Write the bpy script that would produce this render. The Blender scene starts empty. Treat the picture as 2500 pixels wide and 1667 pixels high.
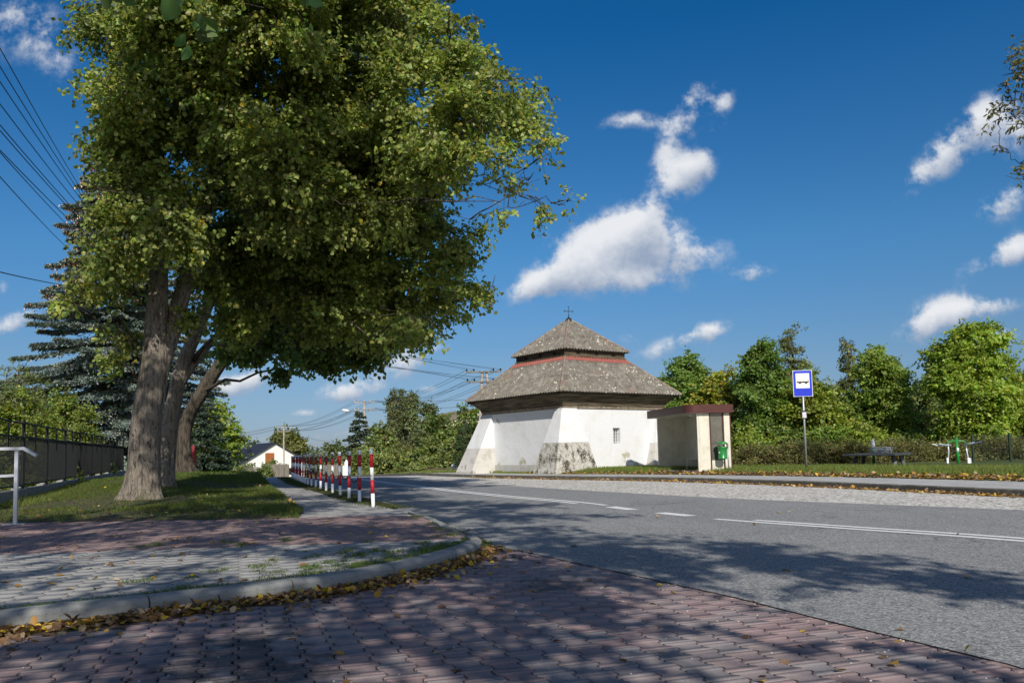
import bpy, bmesh, math, random
import numpy as np
from mathutils import Vector, Matrix, Euler

# ------------------------------------------------------------------ camera, sky, sun, exposure
C = bpy.context.scene.collection
sc = bpy.context.scene
F = 2000.; PITCH = math.radians(4.5); ROLL = math.radians(1.3); EYE = 1.0
Y0 = 1108 - F*math.tan(PITCH)
_c, _s, _cr, _sr = math.cos(PITCH), math.sin(PITCH), math.cos(ROLL), math.sin(ROLL)
FW = Vector((0, _c, _s)); RT = Vector((_cr, _s*_sr, -_c*_sr)); UP = Vector((_sr, -_s*_cr, _c*_cr))
cam_d = bpy.data.cameras.new("camera"); cam = bpy.data.objects.new("camera", cam_d); C.objects.link(cam)
cam_d.sensor_width = 36; cam_d.lens = 28.8; cam_d.clip_start = .05; cam_d.clip_end = 6000
cam_d.shift_y = (Y0-833.5)/2500.
m = Matrix((RT, UP, -FW)).transposed().to_4x4(); m.translation = (0, 0, EYE)
cam.matrix_world = m
sc.camera = cam

def ray(px, py):
    return FW + RT*((px-1250)/F) + UP*((Y0-py)/F)
def D(px, py, Y):                       # world point seen at a photo position, at distance Y
    d = ray(px, py); t = Y/d.y
    return Vector((d.x*t, Y, EYE+d.z*t))
def G(px, py, z=0.):
    d = ray(px, py); t = (z-EYE)/d.z
    return Vector((d.x*t, d.y*t, z))

SUN_AZ, SUN_EL = math.radians(170), math.radians(35)
S = Vector((math.sin(SUN_AZ)*math.cos(SUN_EL), math.cos(SUN_AZ)*math.cos(SUN_EL), math.sin(SUN_EL)))
sun_d = bpy.data.lights.new("sun", 'SUN'); sun_d.energy = 4.4; sun_d.angle = math.radians(.5); sun_d.color = (1, .93, .82)
sun = bpy.data.objects.new("sun", sun_d); C.objects.link(sun); sun.rotation_euler = (-S).to_track_quat('-Z', 'Y').to_euler()

W = bpy.data.worlds.new("World"); sc.world = W; W.use_nodes = True
wt = W.node_tree; wn = wt.nodes; wn.clear()
def N(t, typ, **kw):
    n = t.nodes.new(typ)
    for k, v in kw.items():
        if k.startswith('i_'): n.inputs[k[2:].replace('_', ' ')].default_value = v
        else: setattr(n, k, v)
    return n
def mth(t, op, a, b=None, c=None, clamp=False):
    n = t.nodes.new('ShaderNodeMath'); n.operation = op; n.use_clamp = clamp
    for i, v in enumerate((a, b, c)):
        if v is None: continue
        if isinstance(v, (int, float)): n.inputs[i].default_value = v
        else: t.links.new(v, n.inputs[i])
    return n.outputs[0]
def mixc(t, f, a, b, mode='MIX'):
    n = t.nodes.new('ShaderNodeMix'); n.data_type = 'RGBA'; n.blend_type = mode
    for s, v in ((n.inputs[0], f), (n.inputs[6], a), (n.inputs[7], b)):
        if isinstance(v, (int, float)): s.default_value = v
        elif isinstance(v, tuple): s.default_value = (*v[:3], 1)
        else: t.links.new(v, s)
    return n.outputs[2]
sky = N(wt, 'ShaderNodeTexSky', sky_type='NISHITA', sun_disc=False, sun_elevation=SUN_EL, sun_rotation=SUN_AZ)
sky.air_density = 1.0; sky.dust_density = .35; sky.ozone_density = 3.0
skyc = mixc(wt, 1.0, sky.outputs[0], (.50, .80, 1.0), 'MULTIPLY')
tc = N(wt, 'ShaderNodeTexCoord')
sep = N(wt, 'ShaderNodeSeparateXYZ'); wt.links.new(tc.outputs['Generated'], sep.inputs[0])
rp_ = N(wt, 'ShaderNodeValToRGB'); wt.links.new(sep.outputs[2], rp_.inputs[0]); el_ = rp_.color_ramp.elements
for i_, (p_, c_) in enumerate(((0., (.72, .53, .67)), (.10, (.79, .635, .65)), (.24, (.58, .77, .82)), (.475, (.12, .62, .82)), (1., (.12, .55, .8)))):
    e_ = el_[i_] if i_ < 2 else el_.new(p_)
    e_.position = p_; e_.color = (*c_, 1)
away = N(wt, 'ShaderNodeMapRange', interpolation_type='SMOOTHSTEP'); away.inputs[1].default_value = -.45; away.inputs[2].default_value = .25
wt.links.new(sep.outputs[1], away.inputs[0])
skyw = mixc(wt, 1., sky.outputs[0], (1.15, 1.0, .98), 'MULTIPLY')            # deepest blue opposite the sun, pale toward it
skyc = mixc(wt, away.outputs[0], skyw, mixc(wt, 1., skyc, rp_.outputs[0], 'MULTIPLY'))
gx = mth(wt, 'DIVIDE', sep.outputs[0], mth(wt, 'MAXIMUM', sep.outputs[1], .05))
gz = mth(wt, 'DIVIDE', sep.outputs[2], mth(wt, 'MAXIMUM', sep.outputs[1], .05))
cmb = N(wt, 'ShaderNodeCombineXYZ'); wt.links.new(gx, cmb.inputs[0]); wt.links.new(gz, cmb.inputs[1])
nz = N(wt, 'ShaderNodeTexNoise', i_Scale=13., i_Detail=12., i_Roughness=.66); wt.links.new(cmb.outputs[0], nz.inputs['Vector'])
nb = N(wt, 'ShaderNodeTexNoise', i_Scale=5., i_Detail=5.); wt.links.new(cmb.outputs[0], nb.inputs['Vector'])
# clouds: (photo x, y, half length, half height, tilt deg, thickness)
CL = [(1500,590,120,62,8,1.25),(1400,655,125,48,26,1.2),(1625,618,130,58,-6,1.15),(1320,692,75,28,20,1.),(1520,688,120,38,0,.95),(1550,565,80,52,30,.9),
      (1600,505,52,42,40,.5),(1655,440,66,46,30,.95),(1700,410,50,34,30,.8),(1620,400,40,26,0,.4),
      (1700,275,90,46,38,.85),(1640,345,50,30,60,.55),(1520,296,70,26,10,.62),(1600,300,40,18,0,.3),(1690,230,30,22,60,.5),(1770,255,40,20,60,.4),(1790,310,60,20,10,.25),
      (2290,395,135,40,42,.85),(2400,300,105,55,42,.95),(2480,330,60,60,0,.8),(2450,500,75,40,30,.8),(2440,635,95,34,22,.8),(2480,600,50,30,20,.6),
      (2275,790,85,48,15,1.1),(2330,760,75,36,10,.8),(2430,750,75,26,10,.7),(2450,820,60,24,0,.55),
      (1846,668,50,24,15,.85),(1700,815,75,24,16,.85),(1620,855,80,26,14,.5),(1740,815,30,22,0,.6),(1525,825,34,16,0,.5),
      (1000,880,58,36,10,.95),(1072,850,30,15,12,.7),(870,945,82,30,12,1.),(845,965,50,20,0,.8),(615,925,72,24,10,1.),(560,945,60,28,0,.75),
      (60,70,120,85,-20,.72),(130,160,60,60,-50,.45),(45,782,75,28,24,.85),(10,700,26,24,0,.5),(2040,450,55,40,60,.2),(1360,545,50,30,40,.3),
      (1048,950,32,12,0,.75),(745,1010,40,11,0,.6),(640,1072,90,10,4,.4),(1480,955,50,20,0,.3),(2100,1000,200,20,0,.3),(1900,770,70,18,10,.2),(830,1060,90,14,4,.4)]
tot = None; low = None
for (px, py, rx, ry, a, k) in CL:
    d = ray(px, py); cx, cz = d.x/d.y, d.z/d.y
    a = math.radians(a); ca, sa = math.cos(a), math.sin(a)
    u = mth(wt, 'SUBTRACT', gx, cx); v = mth(wt, 'SUBTRACT', gz, cz)
    e = mth(wt, 'MULTIPLY', mth(wt, 'ADD', mth(wt, 'MULTIPLY', u, ca), mth(wt, 'MULTIPLY', v, sa)), F/rx)
    g = mth(wt, 'MULTIPLY', mth(wt, 'SUBTRACT', mth(wt, 'MULTIPLY', v, ca), mth(wt, 'MULTIPLY', u, sa)), F/ry)
    r2 = mth(wt, 'ADD', mth(wt, 'MULTIPLY', e, e), mth(wt, 'MULTIPLY', g, g))
    w_ = mth(wt, 'MULTIPLY', mth(wt, 'EXPONENT', mth(wt, 'MULTIPLY', r2, -.9)), k)
    tot = w_ if tot is None else mth(wt, 'ADD', tot, w_)
    wg = mth(wt, 'MULTIPLY', w_, g)
    low = wg if low is None else mth(wt, 'ADD', low, wg)
nc_ = N(wt, 'ShaderNodeTexNoise', i_Scale=34., i_Detail=8., i_Roughness=.62); wt.links.new(cmb.outputs[0], nc_.inputs['Vector'])
nn = mth(wt, 'ADD', mth(wt, 'MULTIPLY', mth(wt, 'SUBTRACT', nz.outputs[0], .5), 1.35), mth(wt, 'MULTIPLY', mth(wt, 'SUBTRACT', nc_.outputs[0], .5), .65))
dens = mth(wt, 'ADD', tot, mth(wt, 'MULTIPLY', nn, mth(wt, 'MINIMUM', mth(wt, 'MULTIPLY', tot, 4.4), 2.7)))
mr = N(wt, 'ShaderNodeMapRange', interpolation_type='SMOOTHSTEP'); mr.inputs[1].default_value = .24; mr.inputs[2].default_value = 1.22
wt.links.new(dens, mr.inputs[0])
nb2 = mth(wt, 'MULTIPLY', mth(wt, 'SUBTRACT', nb.outputs[0], .5), .9)
top = mth(wt, 'ADD', mth(wt, 'ADD', mth(wt, 'DIVIDE', low, mth(wt, 'MAXIMUM', tot, .1)), nb2), mth(wt, 'MULTIPLY', nn, 1.2))
mr2 = N(wt, 'ShaderNodeMapRange', interpolation_type='SMOOTHSTEP'); mr2.inputs[1].default_value = -.9; mr2.inputs[2].default_value = .5
wt.links.new(top, mr2.inputs[0])
ccol = mixc(wt, mr2.outputs[0], (2.6, 3.3, 4.6), (7.9, 8.0, 8.2))
thick = N(wt, 'ShaderNodeMapRange'); thick.inputs[1].default_value = .3; thick.inputs[2].default_value = 1.1; thick.inputs[3].default_value = .55; thick.inputs[4].default_value = 1.
wt.links.new(tot, thick.inputs[0])
ccol = mixc(wt, thick.outputs[0], (3.4, 4.1, 5.3), ccol)
final = mixc(wt, mth(wt, 'MULTIPLY', mr.outputs[0], .94), skyc, ccol)
bg = N(wt, 'ShaderNodeBackground', i_Strength=.10); wt.links.new(final, bg.inputs[0])
wo = N(wt, 'ShaderNodeOutputWorld'); wt.links.new(bg.outputs[0], wo.inputs[0])
sc.view_settings.view_transform = 'Standard'; sc.view_settings.look = 'None'; sc.view_settings.gamma = 1
sc.view_settings.exposure = 0.12
sc.render.engine = 'CYCLES'

rnd = random.Random(7)
RNG = np.random.default_rng(11)

# ------------------------------------------------------------------ materials
def pm(name, base, rough=.8, spec=.3, metal=0., noise=None, bump=None, coord='Object', trans=0., attr=None, extra=None):
    """principled material; noise=[(scale, colour, lo, hi)], bump=[(scale, strength, dist)]"""
    M = bpy.data.materials.new(name); M.use_nodes = True
    t = M.node_tree; b = t.nodes['Principled BSDF']; out = t.nodes['Material Output']
    b.inputs['Roughness'].default_value = rough; b.inputs['Specular IOR Level'].default_value = spec; b.inputs['Metallic'].default_value = metal
    tcn = t.nodes.new('ShaderNodeTexCoord'); co = tcn.outputs[coord]
    col = N(t, 'ShaderNodeRGB').outputs[0]; col.default_value = (*base, 1)
    if attr:
        a = t.nodes.new('ShaderNodeAttribute'); a.attribute_name = attr; col = a.outputs['Color']
    for (s, c2, lo, hi) in (noise or []):
        n = N(t, 'ShaderNodeTexNoise', i_Detail=6., i_Roughness=.6)
        if isinstance(s, tuple):
            mp = t.nodes.new('ShaderNodeMapping'); mp.inputs['Scale'].default_value = s; t.links.new(co, mp.inputs[0]); t.links.new(mp.outputs[0], n.inputs['Vector']); n.inputs['Scale'].default_value = 1.
        else: t.links.new(co, n.inputs['Vector']); n.inputs['Scale'].default_value = s
        r = N(t, 'ShaderNodeMapRange', interpolation_type='SMOOTHSTEP'); r.inputs[1].default_value = lo; r.inputs[2].default_value = hi
        t.links.new(n.outputs[0], r.inputs[0]); col = mixc(t, r.outputs[0], col, c2)
    if extra: col = extra(t, co, col)
    t.links.new(col, b.inputs['Base Color'])
    h = None
    for (s, st, dist) in (bump or []):
        n = N(t, 'ShaderNodeTexNoise', i_Detail=5., i_Roughness=.6)
        if isinstance(s, tuple):
            mp = t.nodes.new('ShaderNodeMapping'); mp.inputs['Scale'].default_value = s; t.links.new(co, mp.inputs[0]); t.links.new(mp.outputs[0], n.inputs['Vector']); n.inputs['Scale'].default_value = 1.
        else: t.links.new(co, n.inputs['Vector']); n.inputs['Scale'].default_value = s
        bu = N(t, 'ShaderNodeBump', i_Strength=st, i_Distance=dist); t.links.new(n.outputs[0], bu.inputs['Height'])
        if h is not None: t.links.new(h, bu.inputs['Normal'])
        h = bu.outputs[0]
    if h is not None: t.links.new(h, b.inputs['Normal'])
    if trans > 0:
        tr = t.nodes.new('ShaderNodeBsdfTranslucent'); t.links.new(mixc(t, 1., col, (1.0, 1.1, .6), 'MULTIPLY'), tr.inputs[0])
        ms = t.nodes.new('ShaderNodeMixShader'); ms.inputs[0].default_value = trans
        t.links.new(b.outputs[0], ms.inputs[1]); t.links.new(tr.outputs[0], ms.inputs[2]); t.links.new(ms.outputs[0], out.inputs[0])
    return M

def asphalt_x(t, co, col):
    nq = N(t, 'ShaderNodeTexNoise', i_Scale=1.6, i_Detail=6.); t.links.new(co, nq.inputs['Vector'])
    va = t.nodes.new('ShaderNodeVectorMath'); va.operation = 'ADD'; t.links.new(co, va.inputs[0]); t.links.new(nq.outputs['Color'], va.inputs[1])
    vc = N(t, 'ShaderNodeTexVoronoi', i_Scale=.42, feature='DISTANCE_TO_EDGE'); t.links.new(va.outputs[0], vc.inputs['Vector'])
    k_ = N(t, 'ShaderNodeMapRange'); k_.inputs[1].default_value = .010; k_.inputs[2].default_value = .002; t.links.new(vc.outputs['Distance'], k_.inputs[0])
    n3 = N(t, 'ShaderNodeTexNoise', i_Scale=.35); t.links.new(co, n3.inputs['Vector'])
    m3 = N(t, 'ShaderNodeMapRange'); m3.inputs[1].default_value = .5; m3.inputs[2].default_value = .6; t.links.new(n3.outputs[0], m3.inputs[0])
    crack = mth(t, 'MULTIPLY', mth(t, 'MULTIPLY', k_.outputs[0], m3.outputs[0]), .6)
    v = N(t, 'ShaderNodeTexVoronoi', i_Scale=95.); t.links.new(co, v.inputs['Vector'])
    s = t.nodes.new('ShaderNodeSeparateColor'); t.links.new(v.outputs['Color'], s.inputs[0])
    r = N(t, 'ShaderNodeMapRange'); r.inputs[1].default_value = .3; r.inputs[2].default_value = 1.; t.links.new(s.outputs[0], r.inputs[0])
    p = mth(t, 'POWER', r.outputs[0], 2.2)
    v4 = N(t, 'ShaderNodeTexVoronoi', i_Scale=48.); t.links.new(co, v4.inputs['Vector'])
    s4 = t.nodes.new('ShaderNodeSeparateColor'); t.links.new(v4.outputs['Color'], s4.inputs[0])
    col = mixc(t, mth(t, 'MULTIPLY', mth(t, 'POWER', s4.outputs[0], 2.), .55), col, (.33, .33, .32))
    col = mixc(t, mth(t, 'MULTIPLY', mth(t, 'POWER', s4.outputs[1], 3.), .75), col, (.055, .06, .065))
    return mixc(t, crack, mixc(t, mth(t, 'MULTIPLY', p, .9), col, (.5, .5, .48)), (.05, .05, .05))
def setts_x(t, co, col):
    v = N(t, 'ShaderNodeTexVoronoi', i_Scale=8.5, feature='DISTANCE_TO_EDGE'); t.links.new(co, v.inputs['Vector'])
    v2 = N(t, 'ShaderNodeTexVoronoi', i_Scale=8.5); t.links.new(co, v2.inputs['Vector'])
    s = t.nodes.new('ShaderNodeSeparateColor'); t.links.new(v2.outputs['Color'], s.inputs[0])
    col = mixc(t, s.outputs[0], col, (.78, .76, .71))
    r = N(t, 'ShaderNodeMapRange'); r.inputs[1].default_value = .02; r.inputs[2].default_value = .12; t.links.new(v.outputs['Distance'], r.inputs[0])
    return mixc(t, r.outputs[0], (.24, .22, .17), col)
def lichen_x(t, co, col):
    v = N(t, 'ShaderNodeTexVoronoi', i_Scale=5.2, i_Randomness=1.); 
    n0 = N(t, 'ShaderNodeTexNoise', i_Scale=14., i_Detail=3.); t.links.new(co, n0.inputs['Vector'])
    vm = t.nodes.new('ShaderNodeVectorMath'); vm.operation = 'ADD'; sc_ = t.nodes.new('ShaderNodeVectorMath'); sc_.operation = 'SCALE'; sc_.inputs['Scale'].default_value = .16
    t.links.new(n0.outputs['Color'], sc_.inputs[0]); t.links.new(co, vm.inputs[0]); t.links.new(sc_.outputs[0], vm.inputs[1])
    t.links.new(vm.outputs[0], v.inputs['Vector'])
    n = N(t, 'ShaderNodeTexNoise', i_Scale=1.1, i_Detail=3.); t.links.new(co, n.inputs['Vector'])
    thr = mth(t, 'MULTIPLY', mth(t, 'SUBTRACT', n.outputs[0], .22), .62)
    d = mth(t, 'SUBTRACT', thr, v.outputs['Distance'])
    r = N(t, 'ShaderNodeMapRange'); r.inputs[1].default_value = 0.; r.inputs[2].default_value = .05; t.links.new(d, r.inputs[0])
    col = mixc(t, mth(t, 'MULTIPLY', r.outputs[0], .8), col, (.62, .60, .50))
    v3 = N(t, 'ShaderNodeTexVoronoi', i_Scale=17.); t.links.new(co, v3.inputs['Vector'])
    r3 = N(t, 'ShaderNodeMapRange'); r3.inputs[1].default_value = .22; r3.inputs[2].default_value = .12; t.links.new(v3.outputs['Distance'], r3.inputs[0])
    return mixc(t, mth(t, 'MULTIPLY', r3.outputs[0], .5), col, (.45, .44, .38))
def speck_x(t, co, col):
    no_ = N(t, 'ShaderNodeTexNoise', i_Scale=6., i_Detail=5.); t.links.new(co, no_.inputs['Vector'])
    for (cx_, cy_, rr_) in ((-1.42, 4.2, .34), (.30, 6.35, .26), (-1.15, 3.9, .25), (-1.55, 4.75, .2)):   # oil and damp stains
        vd = t.nodes.new('ShaderNodeVectorMath'); vd.operation = 'DISTANCE'; vd.inputs[1].default_value = (cx_, cy_, 0); t.links.new(co, vd.inputs[0])
        k_ = N(t, 'ShaderNodeMapRange', interpolation_type='SMOOTHSTEP'); k_.inputs[1].default_value = .12; k_.inputs[2].default_value = -.08
        t.links.new(mth(t, 'ADD', mth(t, 'SUBTRACT', vd.outputs['Value'], rr_), mth(t, 'MULTIPLY', mth(t, 'SUBTRACT', no_.outputs[0], .5), 1.3)), k_.inputs[0])
        col = mixc(t, mth(t, 'MULTIPLY', k_.outputs[0], .72), col, (.03, .03, .035))
    v = N(t, 'ShaderNodeTexVoronoi', i_Scale=240.); t.links.new(co, v.inputs['Vector'])
    s = t.nodes.new('ShaderNodeSeparateColor'); t.links.new(v.outputs['Color'], s.inputs[0])
    r = N(t, 'ShaderNodeMapRange'); r.inputs[1].default_value = .45; r.inputs[2].default_value = 1.; t.links.new(s.outputs[0], r.inputs[0])
    return mixc(t, mth(t, 'MULTIPLY', r.outputs[0], .4), col, (.40, .37, .36))

MT = {}
MT['asphalt'] = pm('asphalt', (.150, .160, .168), .85, .3, noise=[(.5, (.21, .215, .215), .4, .7), ((.9, .22, 1.), (.20, .205, .205), .48, .72), (2.2, (.12, .125, .135), .58, .8), ((3., .25, 1.), (.125, .13, .14), .5, .75)], bump=[(120., .5, .006)], extra=asphalt_x)
MT['paint'] = pm('road_paint', (.78, .78, .76), .6, noise=[(60., (.45, .45, .44), .52, .7), (9., (.6, .6, .58), .5, .8)], bump=[(150., .3, .004)])
MT['setts'] = pm('stone_setts', (.50, .49, .46), .85, noise=[(1.2, (.40, .39, .34), .45, .75), (.7, (.2, .24, .09), .66, .8)], bump=[(18., .5, .02)], extra=setts_x)
MT['block'] = pm('paving_block', (.2, .2, .2), .85, .25, attr='tint', noise=[(3., (.10, .09, .10), .55, .85), (45., (.07, .065, .07), .62, .8)], bump=[(140., .55, .003), (12., .3, .004)], extra=speck_x)
MT['joint'] = pm('joint_soil', (.032, .030, .027), .95, noise=[(7., (.055, .05, .035), .5, .75), (60., (.018, .016, .015), .5, .6), (2.5, (.04, .06, .018), .6, .72)], bump=[(70., .8, .01)])
MT['kerb'] = pm('kerb_concrete', (.28, .285, .275), .85, noise=[(5., (.22, .23, .21), .45, .7), (40., (.15, .15, .13), .58, .72), (2., (.16, .18, .12), .6, .75)], bump=[(90., .5, .004), (14., .3, .006)])
MT['kerb_dark'] = pm('weathered_kerb', (.12, .115, .10), .9, noise=[(5., (.20, .19, .17), .45, .7), (30., (.06, .06, .05), .55, .72)], bump=[(60., .5, .006)])
MT['slab'] = pm('sidewalk_concrete', (.42, .42, .405), .88, noise=[(3., (.28, .28, .26), .45, .7), (25., (.22, .22, .2), .6, .75), (.8, (.36, .36, .33), .5, .8)], bump=[(70., .4, .004)])
MT['soil'] = pm('soil_and_moss', (.085, .065, .045), .95, noise=[(.9, (.065, .075, .03), .5, .68), (14., (.12, .09, .05), .5, .75), (4., (.055, .085, .022), .48, .62)], bump=[(30., .8, .03)])
MT['grassbase'] = pm('grass_ground', (.055, .09, .02), .95, noise=[(.6, (.08, .10, .03), .4, .65), (8., (.035, .06, .015), .45, .7), (.08, (.10, .12, .04), .45, .6)], bump=[(25., .8, .04)])
MT['blade'] = pm('grass_blade', (.1, .15, .03), .75, .2, attr='tint', trans=.35)
MT['leaf'] = pm('leaf', (.1, .14, .03), .42, .5, attr='tint', trans=.5)
MT['needle'] = pm('needle', (.1, .16, .13), .6, .3, attr='tint')
MT['dead'] = pm('fallen_leaf', (.3, .2, .06), .7, .25, attr='tint', trans=.15)
MT['bark'] = pm('bark', (.27, .235, .195), .95, .1, noise=[((16., 16., 3.2), (.11, .095, .08), .48, .66), (3., (.29, .26, .21), .5, .75), ((34., 34., 9.), (.05, .045, .038), .54, .66), (1.1, (.15, .155, .07), .56, .72)], bump=[((18., 18., 3.5), 1., .09), ((45., 45., 14.), 1., .03)])
MT['bark_dark'] = pm('dark_bark', (.105, .09, .07), .95, .1, noise=[((16., 16., 3.), (.045, .038, .032), .45, .62)], bump=[((18., 18., 3.5), 1., .08)])
MT['plaster'] = pm('white_plaster', (.715, .735, .755), .9, .15, noise=[(1.3, (.66, .66, .64), .48, .75), (6., (.66, .66, .61), .6, .78), ((.9, .9, 1.3), (.44, .43, .32), .64, .68), (30., (.6, .6, .57), .6, .75), ((7., 7., .5), (.62, .62, .60), .60, .78)], bump=[(1.1, .5, .08), (7., .4, .02), (60., .3, .004)])
MT['roughcast'] = pm('bare_grey_plaster', (.52, .51, .47), .95, .1, noise=[(4., (.42, .41, .36), .45, .62), ((3.2, 3.2, 2.2), (.085, .08, .06), .47, .62), (11., (.60, .59, .56), .53, .62), (5., (.26, .25, .2), .5, .66)], bump=[(9., .8, .06), (45., .6, .015)])
MT['roughcast_pale'] = pm('bare_pale_plaster', (.56, .55, .52), .95, .1, noise=[(3., (.44, .43, .39), .48, .68), ((2., 2., 1.4), (.20, .18, .15), .62, .72)], bump=[(9., .5, .03)])
MT['dado'] = pm('grey_dado', (.50, .50, .48), .95, .1, noise=[(3., (.42, .42, .39), .48, .7)], bump=[(9., .4, .02)])
MT['wood'] = pm('weathered_dark_wood', (.15, .12, .082), .9, .15, noise=[((1., 1., 26.), (.05, .038, .026), .42, .6), ((.7, .7, 9.), (.16, .15, .10), .55, .72)], bump=[((2., 2., 60.), .8, .02)])
MT['ledge'] = pm('crumbling_ledge', (.22, .18, .13), .95, noise=[(8., (.40, .36, .28), .5, .68), (3., (.10, .08, .06), .5, .7)], bump=[(20., .8, .03)])
MT['eternit'] = pm('corrugated_roof', (.165, .15, .13), .9, .15, noise=[(.9, (.25, .15, .12), .56, .8), (3.5, (.27, .26, .22), .45, .7), ((7., 7., 1.2), (.10, .092, .075), .52, .7), (1.7, (.15, .16, .10), .58, .75)], bump=[(50., .4, .006)], extra=lichen_x)
MT['ridge'] = pm('ridge_cap', (.235, .165, .14), .9, .15, noise=[(5., (.30, .28, .22), .45, .6), (25., (.1, .09, .07), .55, .7)], bump=[(50., .4, .006)])
MT['redstrip'] = pm('red_roof_sheet', (.29, .095, .08), .8, .2, noise=[(6., (.30, .13, .10), .5, .7), (40., (.5, .3, .25), .62, .72)])
MT['iron'] = pm('dark_iron', (.03, .03, .032), .6, .4, .3)
MT['dark'] = pm('dark_inside', (.012, .011, .010), .9)
MT['fence'] = pm('black_fence_metal', (.010, .012, .012), .6, .3, 0., noise=[(20., (.02, .02, .02), .5, .7)])
MT['galv'] = pm('galvanised_steel', (.42, .45, .47), .45, .5, .5, noise=[(30., (.34, .37, .40), .45, .65)])
MT['palesteel'] = pm('pale_painted_steel', (.55, .62, .70), .4, .5, .2, noise=[(14., (.45, .52, .6), .5, .7)])
MT['rail'] = pm('handrail_steel', (.50, .53, .58), .35, .5, .3, noise=[(25., (.42, .45, .5), .5, .7)])
MT['red'] = pm('red_paint', (.42, .012, .02), .5, .4, noise=[(9., (.30, .01, .018), .5, .7), (60., (.25, .05, .05), .66, .74)])
MT['white'] = pm('white_paint', (.74, .76, .78), .5, .4, noise=[(8., (.62, .63, .63), .5, .7), (50., (.4, .38, .36), .66, .74)])
MT['chain'] = pm('chain_steel', (.10, .11, .12), .5, .5, .6)
MT['cream'] = pm('cream_cladding', (.66, .635, .545), .5, .35, noise=[(3., (.54, .52, .42), .45, .7), ((20., 20., 1.), (.46, .44, .35), .62, .78)])
MT['maroon'] = pm('maroon_fascia', (.085, .030, .026), .5, .3, noise=[(5., (.07, .026, .024), .4, .7)])
MT['smoke'] = pm('smoked_glass', (.10, .10, .085), .12, .6, noise=[(3., (.14, .14, .12), .4, .7)])
MT['green'] = pm('green_plastic', (.018, .21, .045), .3, .5, noise=[(8., (.02, .22, .045), .5, .7)])
MT['lampw'] = pm('opal_lamp', (.8, .8, .8), .4)
MT['signblue'] = pm('sign_blue', (.006, .03, .55), .35, .5)
MT['signwhite'] = pm('sign_white', (.80, .80, .78), .4, .4)
MT['signblack'] = pm('sign_black', (.012, .012, .012), .5)
MT['paper'] = pm('timetable_paper', (.68, .64, .70), .6, noise=[((14., 14., 70.), (.42, .40, .46), .5, .6)])
MT['slate'] = pm('dark_composite', (.07, .078, .09), .5, .4, noise=[(6., (.10, .105, .115), .45, .7)])
MT['roofdark'] = pm('dark_roof_tiles', (.035, .037, .045), .6, .3, noise=[((.3, 14., 14.), (.02, .02, .026), .45, .55)])
MT['house'] = pm('house_render', (.80, .79, .74), .9, noise=[(.8, (.72, .71, .65), .5, .8)])
MT['creamwall'] = pm('cream_render', (.68, .62, .46), .9, noise=[(.8, (.6, .54, .4), .5, .8)])
MT['shutter'] = pm('brown_shutter', (.36, .12, .035), .6, noise=[((1., 1., 20.), (.25, .085, .03), .45, .6)])
MT['pole'] = pm('pole_concrete', (.42, .38, .33), .9, noise=[(4., (.3, .27, .23), .45, .7)], bump=[(30., .4, .01)])
MT['wire'] = pm('wire', (.03, .032, .036), .6)
MT['insul'] = pm('insulator', (.60, .60, .58), .3, .5)
MT['greywood'] = pm('grey_fence_boards', (.22, .20, .17), .9, noise=[((6., 6., .8), (.12, .11, .09), .45, .6)])
MT['redplastic'] = pm('bright_red_slats', (.75, .012, .015), .4, .5, noise=[(3., (.6, .01, .012), .5, .7)])
MT['darkred'] = pm('dark_red_metal', (.22, .02, .03), .5, .4)
MT['mesh'] = pm('green_mesh_fence', (.012, .035, .022), .6, .3)
MT['woods'] = pm('far_foliage', (.06, .085, .03), .95, noise=[(.5, (.035, .05, .02), .4, .7)], attr='tint')

# ------------------------------------------------------------------ mesh helpers
def tag(o, label=None, cat=None, group=None, kind=None):
    if label: o['label'] = label
    if cat: o['category'] = cat
    if group: o['group'] = group
    if kind: o['kind'] = kind
    return o
def empty(name, loc=(0, 0, 0), rz=0., label=None, cat=None, group=None):
    o = bpy.data.objects.new(name, None); C.objects.link(o); o.location = loc; o.rotation_euler = (0, 0, rz); o.empty_display_size = .2
    return tag(o, label, cat, group)
def meshobj(name, verts, faces, mats, parent=None, mi=None, smooth=False, tint=None):
    me = bpy.data.meshes.new(name); me.from_pydata([tuple(v) for v in verts], [], faces)
    for M in (mats if isinstance(mats, (list, tuple)) else [mats]): me.materials.append(MT[M] if isinstance(M, str) else M)
    if mi is not None: me.polygons.foreach_set('material_index', mi)
    if smooth: me.polygons.foreach_set('use_smooth', [True]*len(me.polygons))
    if tint is not None:
        a = me.color_attributes.new('tint', 'FLOAT_COLOR', 'POINT'); a.data.foreach_set('color', np.asarray(tint, np.float32).ravel())
    me.update(); o = bpy.data.objects.new(name, me); C.objects.link(o); o.parent = parent
    return o
def npmesh(name, V, Q, mat, parent=None, tint=None, smooth=False):      # fast path: V (n,3), Q (m,k)
    me = bpy.data.meshes.new(name); k = Q.shape[1]
    me.vertices.add(len(V)); me.vertices.foreach_set('co', V.astype(np.float32).ravel())
    me.loops.add(Q.size); me.loops.foreach_set('vertex_index', Q.astype(np.int32).ravel())
    me.polygons.add(len(Q)); me.polygons.foreach_set('loop_start', np.arange(0, Q.size, k, dtype=np.int32))
    me.polygons.foreach_set('loop_total', np.full(len(Q), k, np.int32))
    if smooth: me.polygons.foreach_set('use_smooth', np.ones(len(Q), bool))
    me.materials.append(MT[mat]); me.update(calc_edges=True)
    if tint is not None:
        a = me.color_attributes.new('tint', 'FLOAT_COLOR', 'POINT')
        t4 = np.ones((len(V), 4), np.float32); t4[:, :3] = tint; a.data.foreach_set('color', t4.ravel())
    o = bpy.data.objects.new(name, me); C.objects.link(o); o.parent = parent
    return o
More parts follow.
